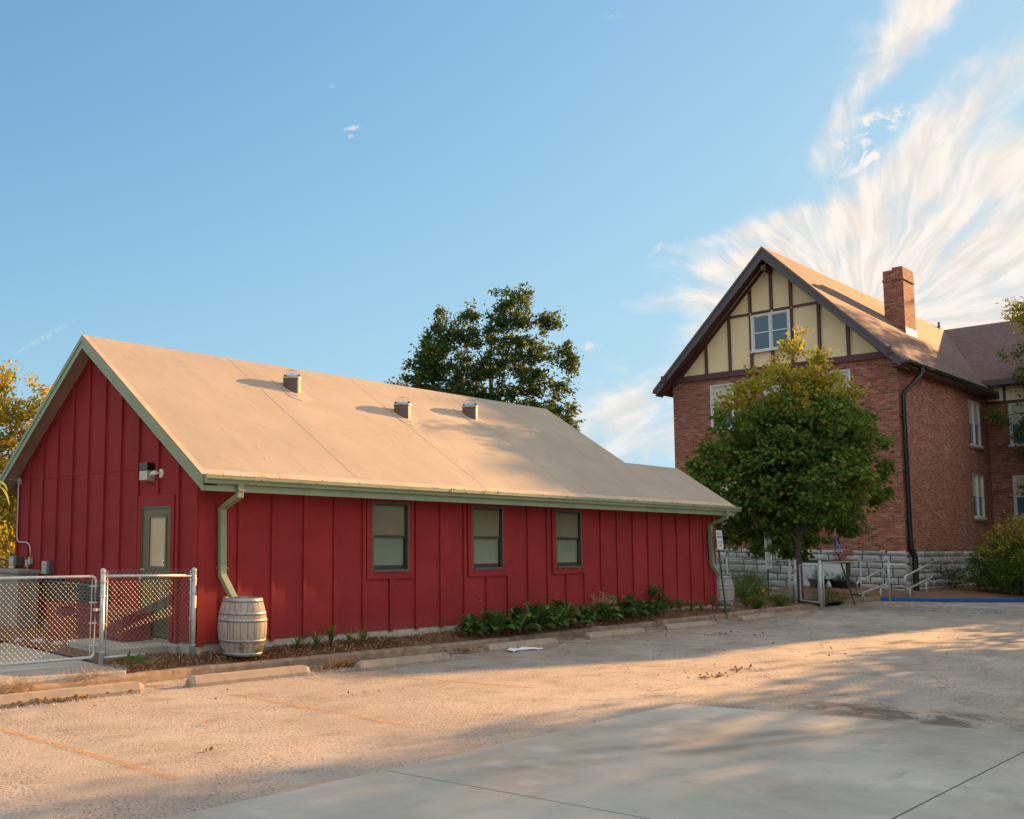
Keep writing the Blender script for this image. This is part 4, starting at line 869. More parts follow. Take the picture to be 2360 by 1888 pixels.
# ------------------------------------------------------------------ chain link
def chain(mb, P0, X, L_, z0, z1, pitch=.073, r=.0022, spikes=True):
    """diamond wire netting in the vertical plane through P0 along unit vector X"""
    X = Vector(X).normalized(); P0 = Vector(P0); H = z1-z0; N = Vector((X.y, -X.x, 0))
    def wire(u0, za, u1, zb, off):
        a = P0+X*u0+Vector((0, 0, za))+N*off; b = P0+X*u1+Vector((0, 0, zb))+N*off; d = (b-a).normalized(); s1 = d.cross(N).normalized(); vs = []
        for p in (a, b):
            for k in range(3):
                t_ = 2*math.pi*k/3; vs.append(p+(s1*math.cos(t_)+N*math.sin(t_))*r)
        mb.add(vs, [(0, 1, 4, 3), (1, 2, 5, 4), (2, 0, 3, 5)])
    n = int((L_+H)/pitch)+1
    for i in range(n):
        u = -H+i*pitch; a, b = max(u, 0), min(u+H, L_)
        if b > a: wire(a, z0+a-u, b, z0+b-u, .002)
        u = i*pitch; a, b = max(u-H, 0), min(u, L_)
        if b > a: wire(b, z0+u-b, a, z0+u-a, -.002)
    if spikes:
        for i in range(int(L_/pitch)):
            u = i*pitch+.5*pitch; wire(u-pitch/2, z1, u, z1+.045, .002); wire(u+pitch/2, z1, u, z1+.045, -.002)
# near fence panel beside the barn door
f1 = empty('chain_link_fence', (-0.9, -.08, -.15), 'short galvanised chain link fence panel between the gate and the barn corner', 'fence')
mb = MB(); chain(mb, (-1.60, -.08, 0), (1, 0, 0), 1.42, -.10, 1.10); mb.build('netting', 'wire', f1)
def postm(x, y, z0, z1, r=.034):
    mb = MB(); mb.tube([(x, y, z0), (x, y, z1-.015)], r, 14); mb.lathe([(r+.004, -.03), (r+.004, 0), (r*.7, .02), (.001, .028)], 14, (x, y, z1-.01)); return mb
for x, zt in ((-1.65, 1.15), (-.13, 1.14)):
    p_ = postm(x, -.08, -.4, zt).build('post', 'galvanised', f1, smooth=True)
    for z in (.02, .40, .78, .98):
        mb = MB(); mb.lathe([(.035, -.012), (.042, -.012), (.042, .012), (.035, .012)], 12, (x, -.08, z)); sx = 1 if x < -1 else -1; mb.box(x+sx*.03, x+sx*.085, -.085, -.075, z-.008, z+.008)
        mb.build('band', 'galvanised', p_)
mb = MB(); mb.tube([(-1.62, -.08, 1.055), (-.16, -.08, 1.04)], .021, 10); mb.tube([(-1.62, -.08, -.06), (-.95, -.08, -.06)], .018, 8); mb.tube([(-1.585, -.085, -.15), (-1.585, -.085, 1.12)], .008, 6); mb.tube([(-.195, -.085, -.12), (-.195, -.085, 1.12)], .008, 6); mb.build('rail', 'galvanised', f1, smooth=True)
g1 = empty('chain_link_gate', (-1.76, -.08, -.05), 'galvanised chain link gate, closed, hung across the concrete walkway', 'gate')
mb = MB(); xa, xb, za, zb = -3.25, -1.76, -.045, 1.055; r_ = .06
pth = [(xa, za), (xb-r_, za), (xb-.02, za+.02), (xb, za+r_), (xb, zb-r_), (xb-.02, zb-.02), (xb-r_, zb), (xa+r_, zb), (xa+.02, zb-.02), (xa, zb-r_), (xa, za)]
mb.tube([(x, -.08, z) for x, z in pth], .0205, 10); mb.build('frame', 'galvanised', g1, smooth=True)
mb = MB(); chain(mb, (xa+.03, -.08, 0), (1, 0, 0), 1.40, za+.02, zb-.03, spikes=False); mb.build('netting', 'wire', g1)
mb = MB(); mb.tube([(xb-.07, -.085, za+.02), (xb-.06, -.085, zb-.04)], .007, 6)
for z in (.12, .42, .70, .92): mb.box(xb-.09, xb+.025, -.088, -.074, z-.010, z+.010)
mb.build('tension_bar', 'galvanised', g1)
mb = MB(); mb.lathe([(.022, -.02), (.03, -.02), (.03, .02), (.022, .02)], 12, (xb, -.08, .60)); mb.box(xb, -1.68, -.087, -.073, .585, .615); mb.tube([(-1.70, -.12, .66), (-1.70, -.13, .80)], .010, 8); mb.build('latch', 'galvanised', g1)
# far fence, gate and railing panels
A = Vector((23.45, 3.19, 0)); B_ = Vector((21.74, .20, 0)); Cc = Vector((21.24, -.68, 0)); D_ = Vector((27.78, -.30, 0)); E_ = Vector((25.3, -.3, 0)); C2 = Vector((22.35, -.3, 0))
B_ = Vector((22.0, .50, 0)); Cc = Vector((21.5, -.45, 0))
f2 = empty('chain_link_fence', (22.7, 1.8, -.15), 'chain link fence with barbed wire ends on top, behind the far barrel and signs', 'fence')
X = (A-B_).normalized(); A2 = B_+X*5.6
mb = MB(); chain(mb, B_, X, 5.6, -.10, 1.06, pitch=.075, r=.0028); mb.build('netting', 'wire', f2)
for p in (B_, B_+X*2.8, A2): postm(p.x, p.y, -.3, 1.10, .036).build('post', 'galvanised', f2, smooth=True)
mb = MB(); mb.tube([(B_.x, B_.y, 1.06), (A2.x, A2.y, 1.06)], .021, 8); mb.build('rail', 'galvanised', f2, smooth=True)
g2 = empty('chain_link_gate', (21.8, .05, -.1), 'small chain link gate beside the maple, between two tall posts', 'gate')
B3, C3 = Vector((21.83, .14, 0)), Vector((21.42, -.52, 0)); Xg = (B3-C3).normalized(); Lg = (B3-C3).length
mb = MB(); mb.tube([C3+Vector((0, 0, -.10)), C3+Vector((0, 0, .95)), B3+Vector((0, 0, .95)), B3+Vector((0, 0, -.10)), C3+Vector((0, 0, -.10))], .020, 8); mb.build('frame', 'galvanised', g2)
mb = MB(); chain(mb, C3, Xg, Lg, -.09, .94, pitch=.075, r=.0028, spikes=False); mb.build('netting', 'wire', g2)
for p, zt in ((Vector((21.80, .26, 0)), 1.09), (Vector((21.34, -.60, 0)), 1.10)): postm(p.x, p.y, -.3, zt, .040).build('post', 'galvanised', g2, smooth=True)
mb = MB(); mb.lathe([(.001, -.06), (.06, -.05), (.065, .0), (.05, .05), (.001, .06)], 10, (21.62, .22, .78)); mb.build('ribbon_bow', 'pink_petal', g2)
f3 = empty('metal_railing', (25.2, -.3, -.1), 'plain pipe railing with three uprights in front of the stone base', 'railing')
mb = MB(); mb.tube([C2+Vector((0, 0, 1.03)), E_+Vector((0, 0, 1.03)), D_+Vector((0, 0, 1.04))], .020, 8); mb.build('rail', 'galvanised', f3, smooth=True)
for p, r_ in ((C2, .024), (E_, .022), (D_, .034)): mb = MB(); mb.tube([(p.x, p.y, -.3), (p.x, p.y, 1.04)], r_, 10); mb.build('post', 'galvanised', f3, smooth=True)
def handrail(pts, posts, lab, loc):
    o = empty('handrail', loc, lab, 'handrail', 'handrails at the basement steps'); mb = MB(); mb.tube(pts, .030, 10); mb.build('rail', 'galvanised', o, smooth=True)
    for a, b in posts: mb = MB(); mb.tube([a, b], .024, 10); mb.build('post', 'galvanised', o, smooth=True)
handrail([(28.51, -.55, .09), (28.46, -.55, .14), (28.49, -.55, .47), (28.55, -.55, .52), (30.87, -.55, .88), (31.2, -.55, .88), (31.31, -.55, .80), (31.25, -.55, .47), (31.05, -.55, .40), (28.62, -.55, .07), (28.51, -.55, .09)],
         [((28.92, -.55, .10), (28.90, -.55, -.25)), ((30.59, -.55, .34), (30.57, -.55, -.25))], 'bright looped pipe handrail by the black downspout', (29.9, -.55, -.1))
handrail([(26.18, .1, -.03), (26.10, .1, .05), (26.13, .1, .30), (26.31, .1, .36), (28.63, .1, .74), (28.86, .1, .67), (28.85, .1, .24), (28.70, .1, .20), (26.30, .1, -.05), (26.18, .1, -.03)],
         [((26.65, .1, .0), (26.65, .1, -.3)), ((28.22, .1, .12), (28.19, .1, -.3))], 'duller looped pipe handrail behind the upright railing posts', (27.5, .1, -.1))
# ------------------------------------------------------------------ signs
def guest(par):
    def f(c, X, Z, N, w_, h_):
        for dz, s, txt, ww in ((.16, .085, 'GUEST', .24), (.07, .085, 'PARKING', .25), (-.06, .075, '2 HOUR', .22), (-.15, .075, 'LIMIT', .13)):
            yield text_part(txt, s, ww, 'sign_ink', par[0], c+Z*dz, X, Z)
    return f
def nosmoke(par):
    def f(c, X, Z, N, w_, h_):
        for dz, s, txt, ww in ((.19, .06, 'NO', .1), (.11, .065, 'SMOKING', .20)): yield text_part(txt, s, ww, 'sign_ink', par[0], c+Z*dz, X, Z)
        mb = MB(); n = 28; R = .095; o = c-Z*.08
        for k in range(n):
            a, b = 2*math.pi*k/n, 2*math.pi*(k+1)/n; q = [o+X*(r*math.cos(t_))+Z*(r*math.sin(t_)) for r, t_ in ((R, a), (R, b), (R-.014, b), (R-.014, a))]; mb.add(q, [(0, 1, 2, 3)])
        d = (X-Z).normalized(); e_ = (X+Z).normalized(); mb.add([o+d*(R-.01)+e_*.006, o-d*(R-.01)+e_*.006, o-d*(R-.01)-e_*.006, o+d*(R-.01)-e_*.006], [(0, 1, 2, 3)])
        mb.add([o+X*.05+Z*.012, o-X*.055+Z*.012, o-X*.055-Z*.008, o+X*.05-Z*.008], [(0, 1, 2, 3)]); yield mb.build('symbol', 'sign_ink', par[0])
    return f
def wheel(par):
    def f(c, X, Z, N, w_, h_):
        P2 = lambda u, v: c+X*u+Z*v; mb = MB()
        def bar(u0, v0, u1, v1, t_):
            a, b = P2(u0, v0), P2(u1, v1); d = (b-a).normalized(); s = N.cross(d)*t_/2; mb.add([a-s, b-s, b+s, a+s], [(0, 1, 2, 3)])
        n = 12; mb.add([P2(-.03+.028*math.cos(2*math.pi*k/n), .185+.028*math.sin(2*math.pi*k/n)) for k in range(n)], [tuple(range(n))])
        bar(-.030, .155, -.018, .03, .03); bar(-.024, .105, .045, .105, .02); bar(-.02, .035, .06, .035, .026); bar(.052, .04, .085, -.045, .026); bar(.08, -.05, .11, -.035, .022)
        for k in range(18):
            a, b = math.radians(115+14*k), math.radians(115+14*(k+1)); q = [P2(-.0+r*math.cos(t_), -.005+r*math.sin(t_)) for r, t_ in ((.085, a), (.085, b), (.065, b), (.065, a))]; mb.add(q, [(0, 1, 2, 3)])
        yield mb.build('symbol', 'sign_white', par[0])
        mb = MB(); mb.add([P2(-w_/2+.02, -.105), P2(-w_/2+.02, -.185), P2(w_/2-.02, -.185), P2(w_/2-.02, -.105)], [(0, 1, 2, 3)])
        for (u0, u1, v0, v1) in ((-w_/2+.006, w_/2-.006, h_/2-.016, h_/2-.008), (-w_/2+.006, w_/2-.006, -h_/2+.008, -h_/2+.018), (-w_/2+.006, -w_/2+.016, -h_/2+.02, h_/2-.018), (w_/2-.016, w_/2-.006, -h_/2+.02, h_/2-.018)): mb.add([P2(u0, v1), P2(u0, v0), P2(u1, v0), P2(u1, v1)], [(0, 1, 2, 3)])
        yield mb.build('band', 'sign_white', par[0])
        yield text_part('PARKING', .075, .20, 'sign_blue', par[0], c-Z*.145+N*.001, X, Z)
    return f
def make_sign(base, top, specs, lab):
    """posts, boards and lettering of one sign; lettering hangs under its board"""
    o = empty('parking_sign', base, lab, 'sign'); base = Vector(base); top = Vector(top); ax = (top-base).normalized()
    mb = MB(); mb.tube([base-ax*.25, top-ax*.06], .026, 6); mb.build('post', 'sign_post', o)
    for (c, xd, w_, h_, mat, fn) in specs:
        c = Vector(c); X = Vector(xd).normalized(); Z = (ax-X*ax.dot(X)).normalized(); N = X.cross(Z); mb = MB(); r_ = .025; pts = []
        for sx, sz, a0 in ((1, 1, 0), (-1, 1, 90), (-1, -1, 180), (1, -1, 270)):
            for k in range(4):
                t_ = math.radians(a0+30*k); pts.append(c+X*(sx*(w_/2-r_)+r_*math.cos(t_))+Z*(sz*(h_/2-r_)+r_*math.sin(t_))+N*.032)
        mb.prism(pts, N*.006); bd = mb.build('board', mat, o)
        for _ in fn([bd])(c+N*.0395, X, Z, N, w_, h_): pass
    return o
# boards face the lot, turned towards the camera side
make_sign((16.02, -.36, -.2), (15.96, -.20, 1.93), [((15.975, -.235, 1.66), (1, -.02, 0), .31, .49, 'sign_white', guest)], 'leaning white GUEST PARKING sign on a thin post before the far barrel')
make_sign((22.09, 1.17, -.2), (22.10, 1.16, 1.96), [((22.10, 1.165, 1.655), (.97, -.24, 0), .32, .55, 'sign_white', guest), ((22.10, 1.165, 1.06), (.97, -.24, 0), .31, .54, 'sign_white', nosmoke)], 'upright post with a GUEST PARKING sign above a NO SMOKING sign')
make_sign((24.86, -.19, -.1), (24.72, .26, 1.80), [((24.755, .15, 1.513), (.97, -.22, .0), .32, .50, 'sign_blue', wheel)], 'tilted blue wheelchair PARKING sign on a bent green post')
ys_ = empty('yard_sign', (34.9, .1, -.1), 'small white notice board low in the shade by the big bush', 'sign')
mb = MB(); mb.box(34.88, 34.90, -.03, .20, .03, .47); bd = mb.build('board', 'sign_white', ys_); mb = MB(); mb.tube([(34.92, .08, -.3), (34.92, .08, .4)], .012, 6); mb.build('stake', 'sign_post', ys_)
mb = MB()
for z, a, b in ((.38, .03, .15), (.31, .0, .17), (.12, .01, .16)): mb.box(34.874, 34.879, a, b, z, z+.022)
mb.box(34.874, 34.879, .07, .10, .17, .26); mb.build('lettering', 'sign_ink', bd)
# ------------------------------------------------------------------ things in the small yard, litter
cb = empty('utility_cabinet', (-.38, 5.6, -.15), 'grey steel utility cabinet beside the gable wall, behind the gate', 'cabinet')
mb = MB(); mb.box(-.60, -.17, 5.14, 6.25, -.2, .86); mb.build('body', 'grey_cabinet', cb, bevel=.015); mb = MB(); mb.box(-.62, -.15, 5.12, 6.27, .861, .93); mb.build('lid', 'grey_cabinet', cb, bevel=.012)
rb = empty('planter_box', (-.3, 2.6, -.15), 'long dark red wooden planter box against the gable wall', 'planter')
mb = MB(); mb.box(-.56, -.53, 1.24, 3.9, -.15, .38); mb.box(-.08, -.05, 1.24, 3.9, -.15, .38); mb.box(-.529, -.081, 1.24, 1.27, -.15, .38); mb.box(-.529, -.081, 3.87, 3.9, -.15, .38)
for i in range(4): mb.box(-.575, -.561, 1.24, 3.9, -.13+.13*i, -.02+.13*i)
mb.build('boards', 'red_box_paint', rb); mb = MB(); mb.box(-.60, -.53, 1.20, 3.94, .381, .42); mb.box(-.08, -.03, 1.20, 3.94, .381, .42); mb.build('cap', 'red_box_paint', rb); mb = MB(); mb.box(-.528, -.082, 1.28, 3.86, .25, .30); mb.build('soil', 'mulch', rb)
def rock(name, x, y, z, s, mat, seed):
    r = random.Random(seed); mb = MB(); n = 8; prof = [(.001, 0), (.9, .12), (1, .45), (.65, .8), (.001, .92)]
    mb.lathe([(a*s, b*s*.7) for a, b in prof], n, (x, y, z)); mb.v = [(a+r.uniform(-.12, .12)*s, b+r.uniform(-.12, .12)*s, c+r.uniform(-.08, .08)*s) for a, b, c in mb.v]; return mb.build(name, mat)
for i, (x, y, s, lab) in enumerate(((-1.10, 2.35, .11, 'pale rock on the walkway behind the gate, right one'), (-1.25, 2.75, .13, 'larger pale rock on the walkway behind the gate'), (-1.4, 3.15, .09, 'small pale rock on the walkway behind the gate, left one'))):
    tag(rock('stone', x, y, -.165, s, 'rock', i), lab, 'stone', 'rocks behind the gate')
mb = MB(); n = 9; g = []
for i in range(n):
    for k in range(6):
        u, v = i/(n-1), k/5; g.append((5.52+.80*u+.03*math.sin(9*v), -1.60+.17*v+.06*math.sin(4*u), LOT+.012+.028*abs(math.sin(7*u+3*v))*(.4+v)))
mb.add(g, [(i*6+k, (i+1)*6+k, (i+1)*6+k+1, i*6+k+1) for i in range(n-1) for k in range(5)]); tag(mb.build('paper', 'paper'), 'crumpled flat piece of white paper lying before a wheel stop', 'litter')
for i, (x, y, lab) in enumerate(((29.0, 2.35, 'dark planter tub by the white cellar panel, left one'), (29.3, 1.75, 'dark planter tub by the white cellar panel, right one'))):
    o = empty('planter_tub', (x, y, -.2), lab, 'planter', 'dark planter tubs by the cellar'); mb = MB(); mb.lathe([(.20, 0), (.30, .42), (.33, .43), (.33, .50), (.29, .50), (.28, .44)], 18, (x, y, -.2)); mb.build('tub', 'black_paint', o, smooth=True)
    mb = MB(); mb.lathe([(.001, .43), (.28, .43)], 18, (x, y, -.2)); mb.build('soil', 'mulch', o)
# ------------------------------------------------------------------ vegetation
def np_mesh(name, V, Fc, mat, parent=None, loc=(0, 0, 0)):
    """mesh object from numpy arrays: V (n,3), Fc (m,k)"""
    V = np.asarray(V, dtype=np.float32)-np.asarray(loc, dtype=np.float32); m_, k = Fc.shape; me = bpy.data.meshes.new(name)
    me.vertices.add(len(V)); me.vertices.foreach_set('co', V.ravel()); me.loops.add(m_*k); me.loops.foreach_set('vertex_index', Fc.astype(np.int32).ravel())
    me.polygons.add(m_); me.polygons.foreach_set('loop_start', np.arange(0, m_*k, k, dtype=np.int32)); me.polygons.foreach_set('loop_total', np.full(m_, k, dtype=np.int32)); me.update(calc_edges=True)
    me.materials.append(MATS[mat]); o = bpy.data.objects.new(name, me); sc.collection.objects.link(o)
    if parent is not None: o.parent = parent
    return o
def leaves(pos, size, rnd, droop=0.35, width=0.55, fold=0.25, out=None):
    """one folded 6-vertex leaf per position -> (V, quads)"""
    n = len(pos); d = rnd.normal(size=(n, 3))
    if out is not None: d += out*1.1
    d[:, 2] -= droop; d /= np.linalg.norm(d, axis=1)[:, None]
    r = rnd.normal(size=(n, 3)); s = np.cross(d, r); s /= np.linalg.norm(s, axis=1)[:, None]; nn = np.cross(s, d)
    L_ = (size*rnd.uniform(.65, 1.3, n))[:, None]; W_ = L_*width
    base = pos; tip = pos+d*L_; m1 = pos+d*L_*.35; m2 = pos+d*L_*.72
    l1 = m1-s*W_*.5+nn*W_*fold; l2 = m2-s*W_*.36+nn*W_*fold*.7; r1 = m1+s*W_*.5+nn*W_*fold; r2 = m2+s*W_*.36+nn*W_*fold*.7
    V = np.stack([base, l1, l2, tip, r2, r1], 1).reshape(-1, 3); i = np.arange(n)[:, None]*6
    return V, np.concatenate([i+np.array([[0, 1, 2, 3]]), i+np.array([[0, 3, 4, 5]])], 0)
def clumps(blobs, per_m3, rnd, shell=1.6, gap=0.0, gs=1.0):
    """clump centres inside ellipsoids (cx,cy,cz,rx,ry,rz); gap > 0 carves holes with low-frequency waves"""
    C = []
    for (cx, cy, cz, rx, ry, rz_) in blobs:
        n = max(6, int(per_m3*4.19*rx*ry*rz_)); q = rnd.normal(size=(n, 3)); q /= np.linalg.norm(q, axis=1)[:, None]; q *= (rnd.uniform(0, 1, n)**(1/3/shell*1.6))[:, None]
        C.append(q*[rx, ry, rz_]+[cx, cy, cz])
    C = np.concatenate(C)
    if gap > 0:
        f = 2.3/gs; w_ = np.sin(C[:, 0]*f+1.3*np.sin(C[:, 2]*f*.8))+np.sin(C[:, 1]*f*1.1+2.1)+np.sin(C[:, 2]*f*1.2+1.1*np.sin(C[:, 1]*f))
        C = C[w_ > -3+gap*3+rnd.normal(size=len(C))*.4-.0]
    return C
def crown(name, mat, parent, C, cs, nleaf, size, rnd, droop=.35, centre=None, width=.55, flat=.7):
    n = len(C); k = nleaf; off = rnd.normal(size=(n, k, 3))*cs*[1, 1, flat]; sz = rnd.uniform(.6, 1.25, (n, 1, 1)); pos = (C[:, None, :]+off*sz).reshape(-1, 3)
    out = None
    if centre is not None: out = pos-np.array(centre); out /= (np.linalg.norm(out, axis=1)[:, None]+1e-6)
    V, Q = leaves(pos, size, rnd, droop, width, out=out); loc = tuple(parent.location) if parent is not None else (0, 0, 0)
    return np_mesh(name, V, Q, mat, parent, loc)
def wood(parent, base, top, r0, C, rnd, nl=9, mat='bark', fork=.35, twigs=60):
    """trunk with limbs that reach towards clump centres"""
    mb = MB(); base = Vector(base); top = Vector(top); N = 8; pts = []; rr = []
    for i in range(N+1):
        t_ = i/N; p = base.lerp(top, t_)+Vector((rnd.normal()*.05, rnd.normal()*.05, 0))*(1 if 0 < i else 0)*r0*4; pts.append(p); rr.append(r0*(1.25 if i == 0 else 1-.8*t_))
    mb.tube(pts, rr, 10); idx = rnd.choice(len(C), size=min(nl+twigs, len(C)), replace=False)
    for j, ii in enumerate(idx):
        q = Vector(C[ii]); big = j < nl; t_ = fork+rnd.uniform(0, .6)*(1-fork); s = base.lerp(top, t_)
        if q.z < s.z-.3: s = base.lerp(top, max(.12, fork*.8))
        mid = s.lerp(q, .5)+Vector((0, 0, .12*(q-s).length)); ra = r0*(.42 if big else .14)*(1-t_*.5)
        mb.tube([s, s.lerp(mid, .5)+Vector((0, 0, .05)), mid, mid.lerp(q, .5), q], [ra, ra*.8, ra*.6, ra*.4, ra*.15], 6 if big else 4, cap=False)
    return mb.build('trunk', mat, parent, smooth=True)
R1 = np.random.default_rng(11)
# young maple in front of the brick gable
CX, CY = -7.94, -11.58; KM = 1.0
far = lambda b: (CX+(b[0]-CX)*KM, CY+(b[1]-CY)*KM, 1.636+(b[2]-1.636)*KM)+tuple(r*KM for r in b[3:])
mp = empty('maple_tree', far((22.75, .58, 0))[:2]+(-.2,), 'leafy green maple with top coloured sunlit gold, in front of the brick gable', 'tree')
sd = lambda s, z, r, rz_, dd=0.0, r2=None: far((22.55+.779*s+.627*dd, .52-.627*s+.779*dd, z, r, r2 or r, rz_))      # s metres to the right, dd metres back
MB1 = [sd(*b) for b in ((0, 3.6, 2.0, 1.6), (0, 5.1, 1.8, 1.3), (-2.0, 4.4, .75, .55), (-2.5, 3.55, .65, .50), (-1.7, 3.0, .9, .6, .4), (-2.35, 2.75, .5, .35), (-1.5, 5.5, .6, .5, -.6), (-1.9, 5.2, .5, .4), (1.9, 5.3, .70, .45), (2.35, 4.75, .55, .45), (2.1, 3.9, .8, .55), (2.55, 3.2, .45, .35), (1.9, 2.6, .8, .5, .8), (2.3, 2.15, .45, .3, 1.2), (-.9, 2.3, .9, .5, .7), (.9, 2.0, .8, .5, 1.9), (1.35, 1.6, .5, .35, 2.2), (-1.6, 2.1, .5, .3, .8), (.0, 1.45, .9, .36, .8), (-.7, 1.75, .6, .3, .3), (1.2, 1.25, .5, .25, 2.2), (-1.3, 1.75, .7, .35, 1.2), (.5, 1.5, .8, .35, 1.8), (1.7, 1.7, .5, .35, 2.2), (-2.6, 3.3, .55, .5), (-2.3, 2.4, .6, .4, .6), (-2.75, 3.9, .4, .35), (2.5, 3.9, .45, .35), (-.6, 4.4, .8, .6, -1.2), (.7, 3.4, .8, .6, -1.5), (.0, 2.8, .8, .5, -1.2), (1.2, 4.9, .7, .5, -1.1), (-1.2, 3.7, .7, .5, -.9))]
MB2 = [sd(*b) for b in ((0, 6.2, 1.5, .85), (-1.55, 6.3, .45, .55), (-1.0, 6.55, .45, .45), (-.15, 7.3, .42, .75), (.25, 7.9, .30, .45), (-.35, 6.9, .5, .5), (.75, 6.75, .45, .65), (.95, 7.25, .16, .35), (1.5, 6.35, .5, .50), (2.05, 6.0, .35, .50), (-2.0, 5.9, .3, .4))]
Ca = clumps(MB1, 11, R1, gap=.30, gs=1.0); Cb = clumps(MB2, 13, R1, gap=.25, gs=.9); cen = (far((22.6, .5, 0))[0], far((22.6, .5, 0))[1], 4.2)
crown('crown', 'maple_leaf', mp, Ca, .15, 44, .135, R1, .35, cen, .8); crown('crown', 'sunlit_tint_leaf', mp, Cb, .14, 30, .115, R1, .1, cen, .8)  # upper crown gets its sunlit look from the golden leaf colour
wood(mp, far((22.75, .58, 0))[:2]+(-.3,), (cen[0], cen[1], 6.9), .13, np.concatenate([Ca, Cb]), R1, 14, twigs=70)
# tall dark tree behind the barn
bt = empty('shade_tree', (27.78, 16.27, -.2), 'tall dark green tree with several lobes, rising behind the barn ridge', 'tree')
AX = Vector((.779, -.627, 0)); c0 = Vector((27.55, 15.9, 0)); q_ = lambda s, z, rx, rz_, dd=0.0: (c0.x+AX.x*s+.627*dd, c0.y+AX.y*s+.779*dd, z, rx*.85, rx*.85, rz_)
BT = [q_(-2.6, 10.2, 1.1, 1.3), q_(-2.0, 11.4, .8, .8), q_(-3.3, 9.2, .9, 1.0), q_(-3.9, 8.2, .85, .7), q_(-2.6, 8.7, 1.0, .9), q_(-1.1, 11.2, .85, 1.3), q_(-.95, 12.3, .35, .5), q_(-2.35, 12.0, .40, .5), q_(-1.2, 9.2, 1.2, 1.2, .4), q_(.35, 11.6, .8, 1.2), q_(.25, 12.9, .45, .7), q_(1.3, 12.4, .85, .9), q_(1.75, 13.5, .42, .65), q_(1.0, 13.0, .6, .6), q_(2.4, 11.9, .7, .6), q_(3.0, 12.1, .35, .4), q_(1.3, 10.4, 1.1, 1.0), q_(.1, 9.9, .9, 1.0), q_(2.4, 10.6, .7, .6), q_(3.4, 10.3, .75, .75), q_(3.9, 9.9, .35, .5), q_(2.0, 9.0, 1.0, .8), q_(3.2, 8.8, .65, .6), q_(3.3, 7.6, .9, .7), q_(3.9, 7.0, .55, .6), q_(.3, 8.2, 1.2, .9), q_(-1.4, 7.6, 1.3, .9), q_(1.6, 7.3, 1.3, .9), q_(-3.0, 7.4, .9, .7), q_(0, 6.2, 2.6, 1.0), q_(.5, 4.6, 2.4, 1.0)]
Cc_ = clumps(BT, 15, R1, gap=.24, gs=1.2)
crown('crown', 'oak_leaf', bt, Cc_, .17, 36, .175, R1, .35, (27.5, 16, 9), .5); wood(bt, (27.8, 16.3, -.2), (27.7, 15.9, 11.2), .20, Cc_, R1, 14, twigs=60)
bt2 = empty('shade_tree', (29.9, 24.0, -.2), 'tip of a farther tree just above the barn ridge, left of the big dark one', 'tree')
Cd = clumps([(29.6, 24.2, 9.6, 1.0, 1.0, .9), (29.0, 24.6, 8.6, 1.6, 1.6, 1.0), (30.0, 23.9, 9.9, .35, .35, .4)], 3.5, R1); crown('crown', 'oak_leaf', bt2, Cd, .2, 26, .22, R1, .35, None, .5); wood(bt2, (29.9, 24, -.2), (29.6, 24.2, 9.5), .2, Cd, R1, 6, twigs=10)
# autumn tree at the left
lt = empty('autumn_tree', (3.0, 18.0, -.2), 'orange and yellow autumn tree behind the left slope of the barn roof', 'tree')
Ce = clumps([(3.2, 17.6, 5.2, 1.7, 1.7, 1.4), (4.7, 16.3, 4.6, .85, .8, 1.1), (4.6, 16.35, 6.1, .50, .5, .65), (5.1, 16.0, 6.3, .28, .28, .35), (3.8, 17.0, 6.6, .55, .5, .55), (2.9, 17.7, 6.6, .6, .6, .5), (1.6, 18.8, 5.0, 2.0, 2.0, 2.0), (3.3, 17.4, 3.2, 1.7, 1.7, 1.3), (4.4, 16.4, 3.0, .9, .9, .9), (4.9, 16.2, 5.5, .5, .45, .5), (3.4, 17.2, 1.6, 1.6, 1.6, 1.0)], 15, R1, gap=.26, gs=1.0)
crown('crown', 'autumn_leaf', lt, Ce, .17, 34, .125, R1, .2, (3, 18, 4.5), .6); wood(lt, (3.0, 18.0, -.2), (3.2, 17.7, 5.4), .14, Ce, R1, 12, twigs=50)
hd_ = empty('hedge', (2.0, 26.0, -.2), 'dark green hedge across the yard behind the barn, low at the left edge', 'hedge')
Ch = clumps([(-16+3*i, 27-.4*i, 1.1, 2.0, 1.2, 1.4) for i in range(9)], 2.2, R1); crown('foliage', 'oak_leaf', hd_, Ch, .3, 30, .2, R1, .2, None, .5)
pts = []; rf_ = np.random.default_rng(3)
for i in range(420):
    a = rf_.uniform(0, 6.283); r_ = rf_.uniform(140, 175); pts.append((r_*math.cos(a), r_*math.sin(a), abs(rf_.normal())*3.2))
o = crown('distant_trees', 'oak_leaf', None, np.array(pts), 2.6, 60, 1.6, rf_, .2, None, .6); tag(o, 'distant belt of trees all round the horizon', None, kind='stuff')
# tree in front of the brick wing at the right picture edge, and unseen ones beyond it, placed to shade lot and roof
rt = empty('shade_tree', (39.4, -4.3, -.2), 'tree at the right picture edge, boughs hanging before the brick wing', 'tree')
RT = [(39.6, -4.4, 6.6, 2.2, 1.9, 2.8), (39.6, -4.6, 2.6, 1.8, 1.6, 1.6), (39.9, -3.6, 9.3, 1.6, 1.3, 1.3)]
RT2 = [(41.2, -2.5, 10.3, 1.1, 1.1, .65), (40.55, -1.60, 11.0, .6, .5, .75), (41.3, -2.9, 7.6, 1.2, 1.2, .95), (41.0, -1.9, 8.7, .8, .75, .45), (40.2, -.75, 7.05, .6, .38, .26), (40.8, -1.7, 6.5, .8, .8, .45), (41.1, -1.9, 5.2, .8, .7, .7), (41.0, -1.5, 4.2, .4, .4, .35), (40.7, -1.5, 9.7, .7, .6, .35), (40.9, -2.2, 3.0, .6, .6, .5)]
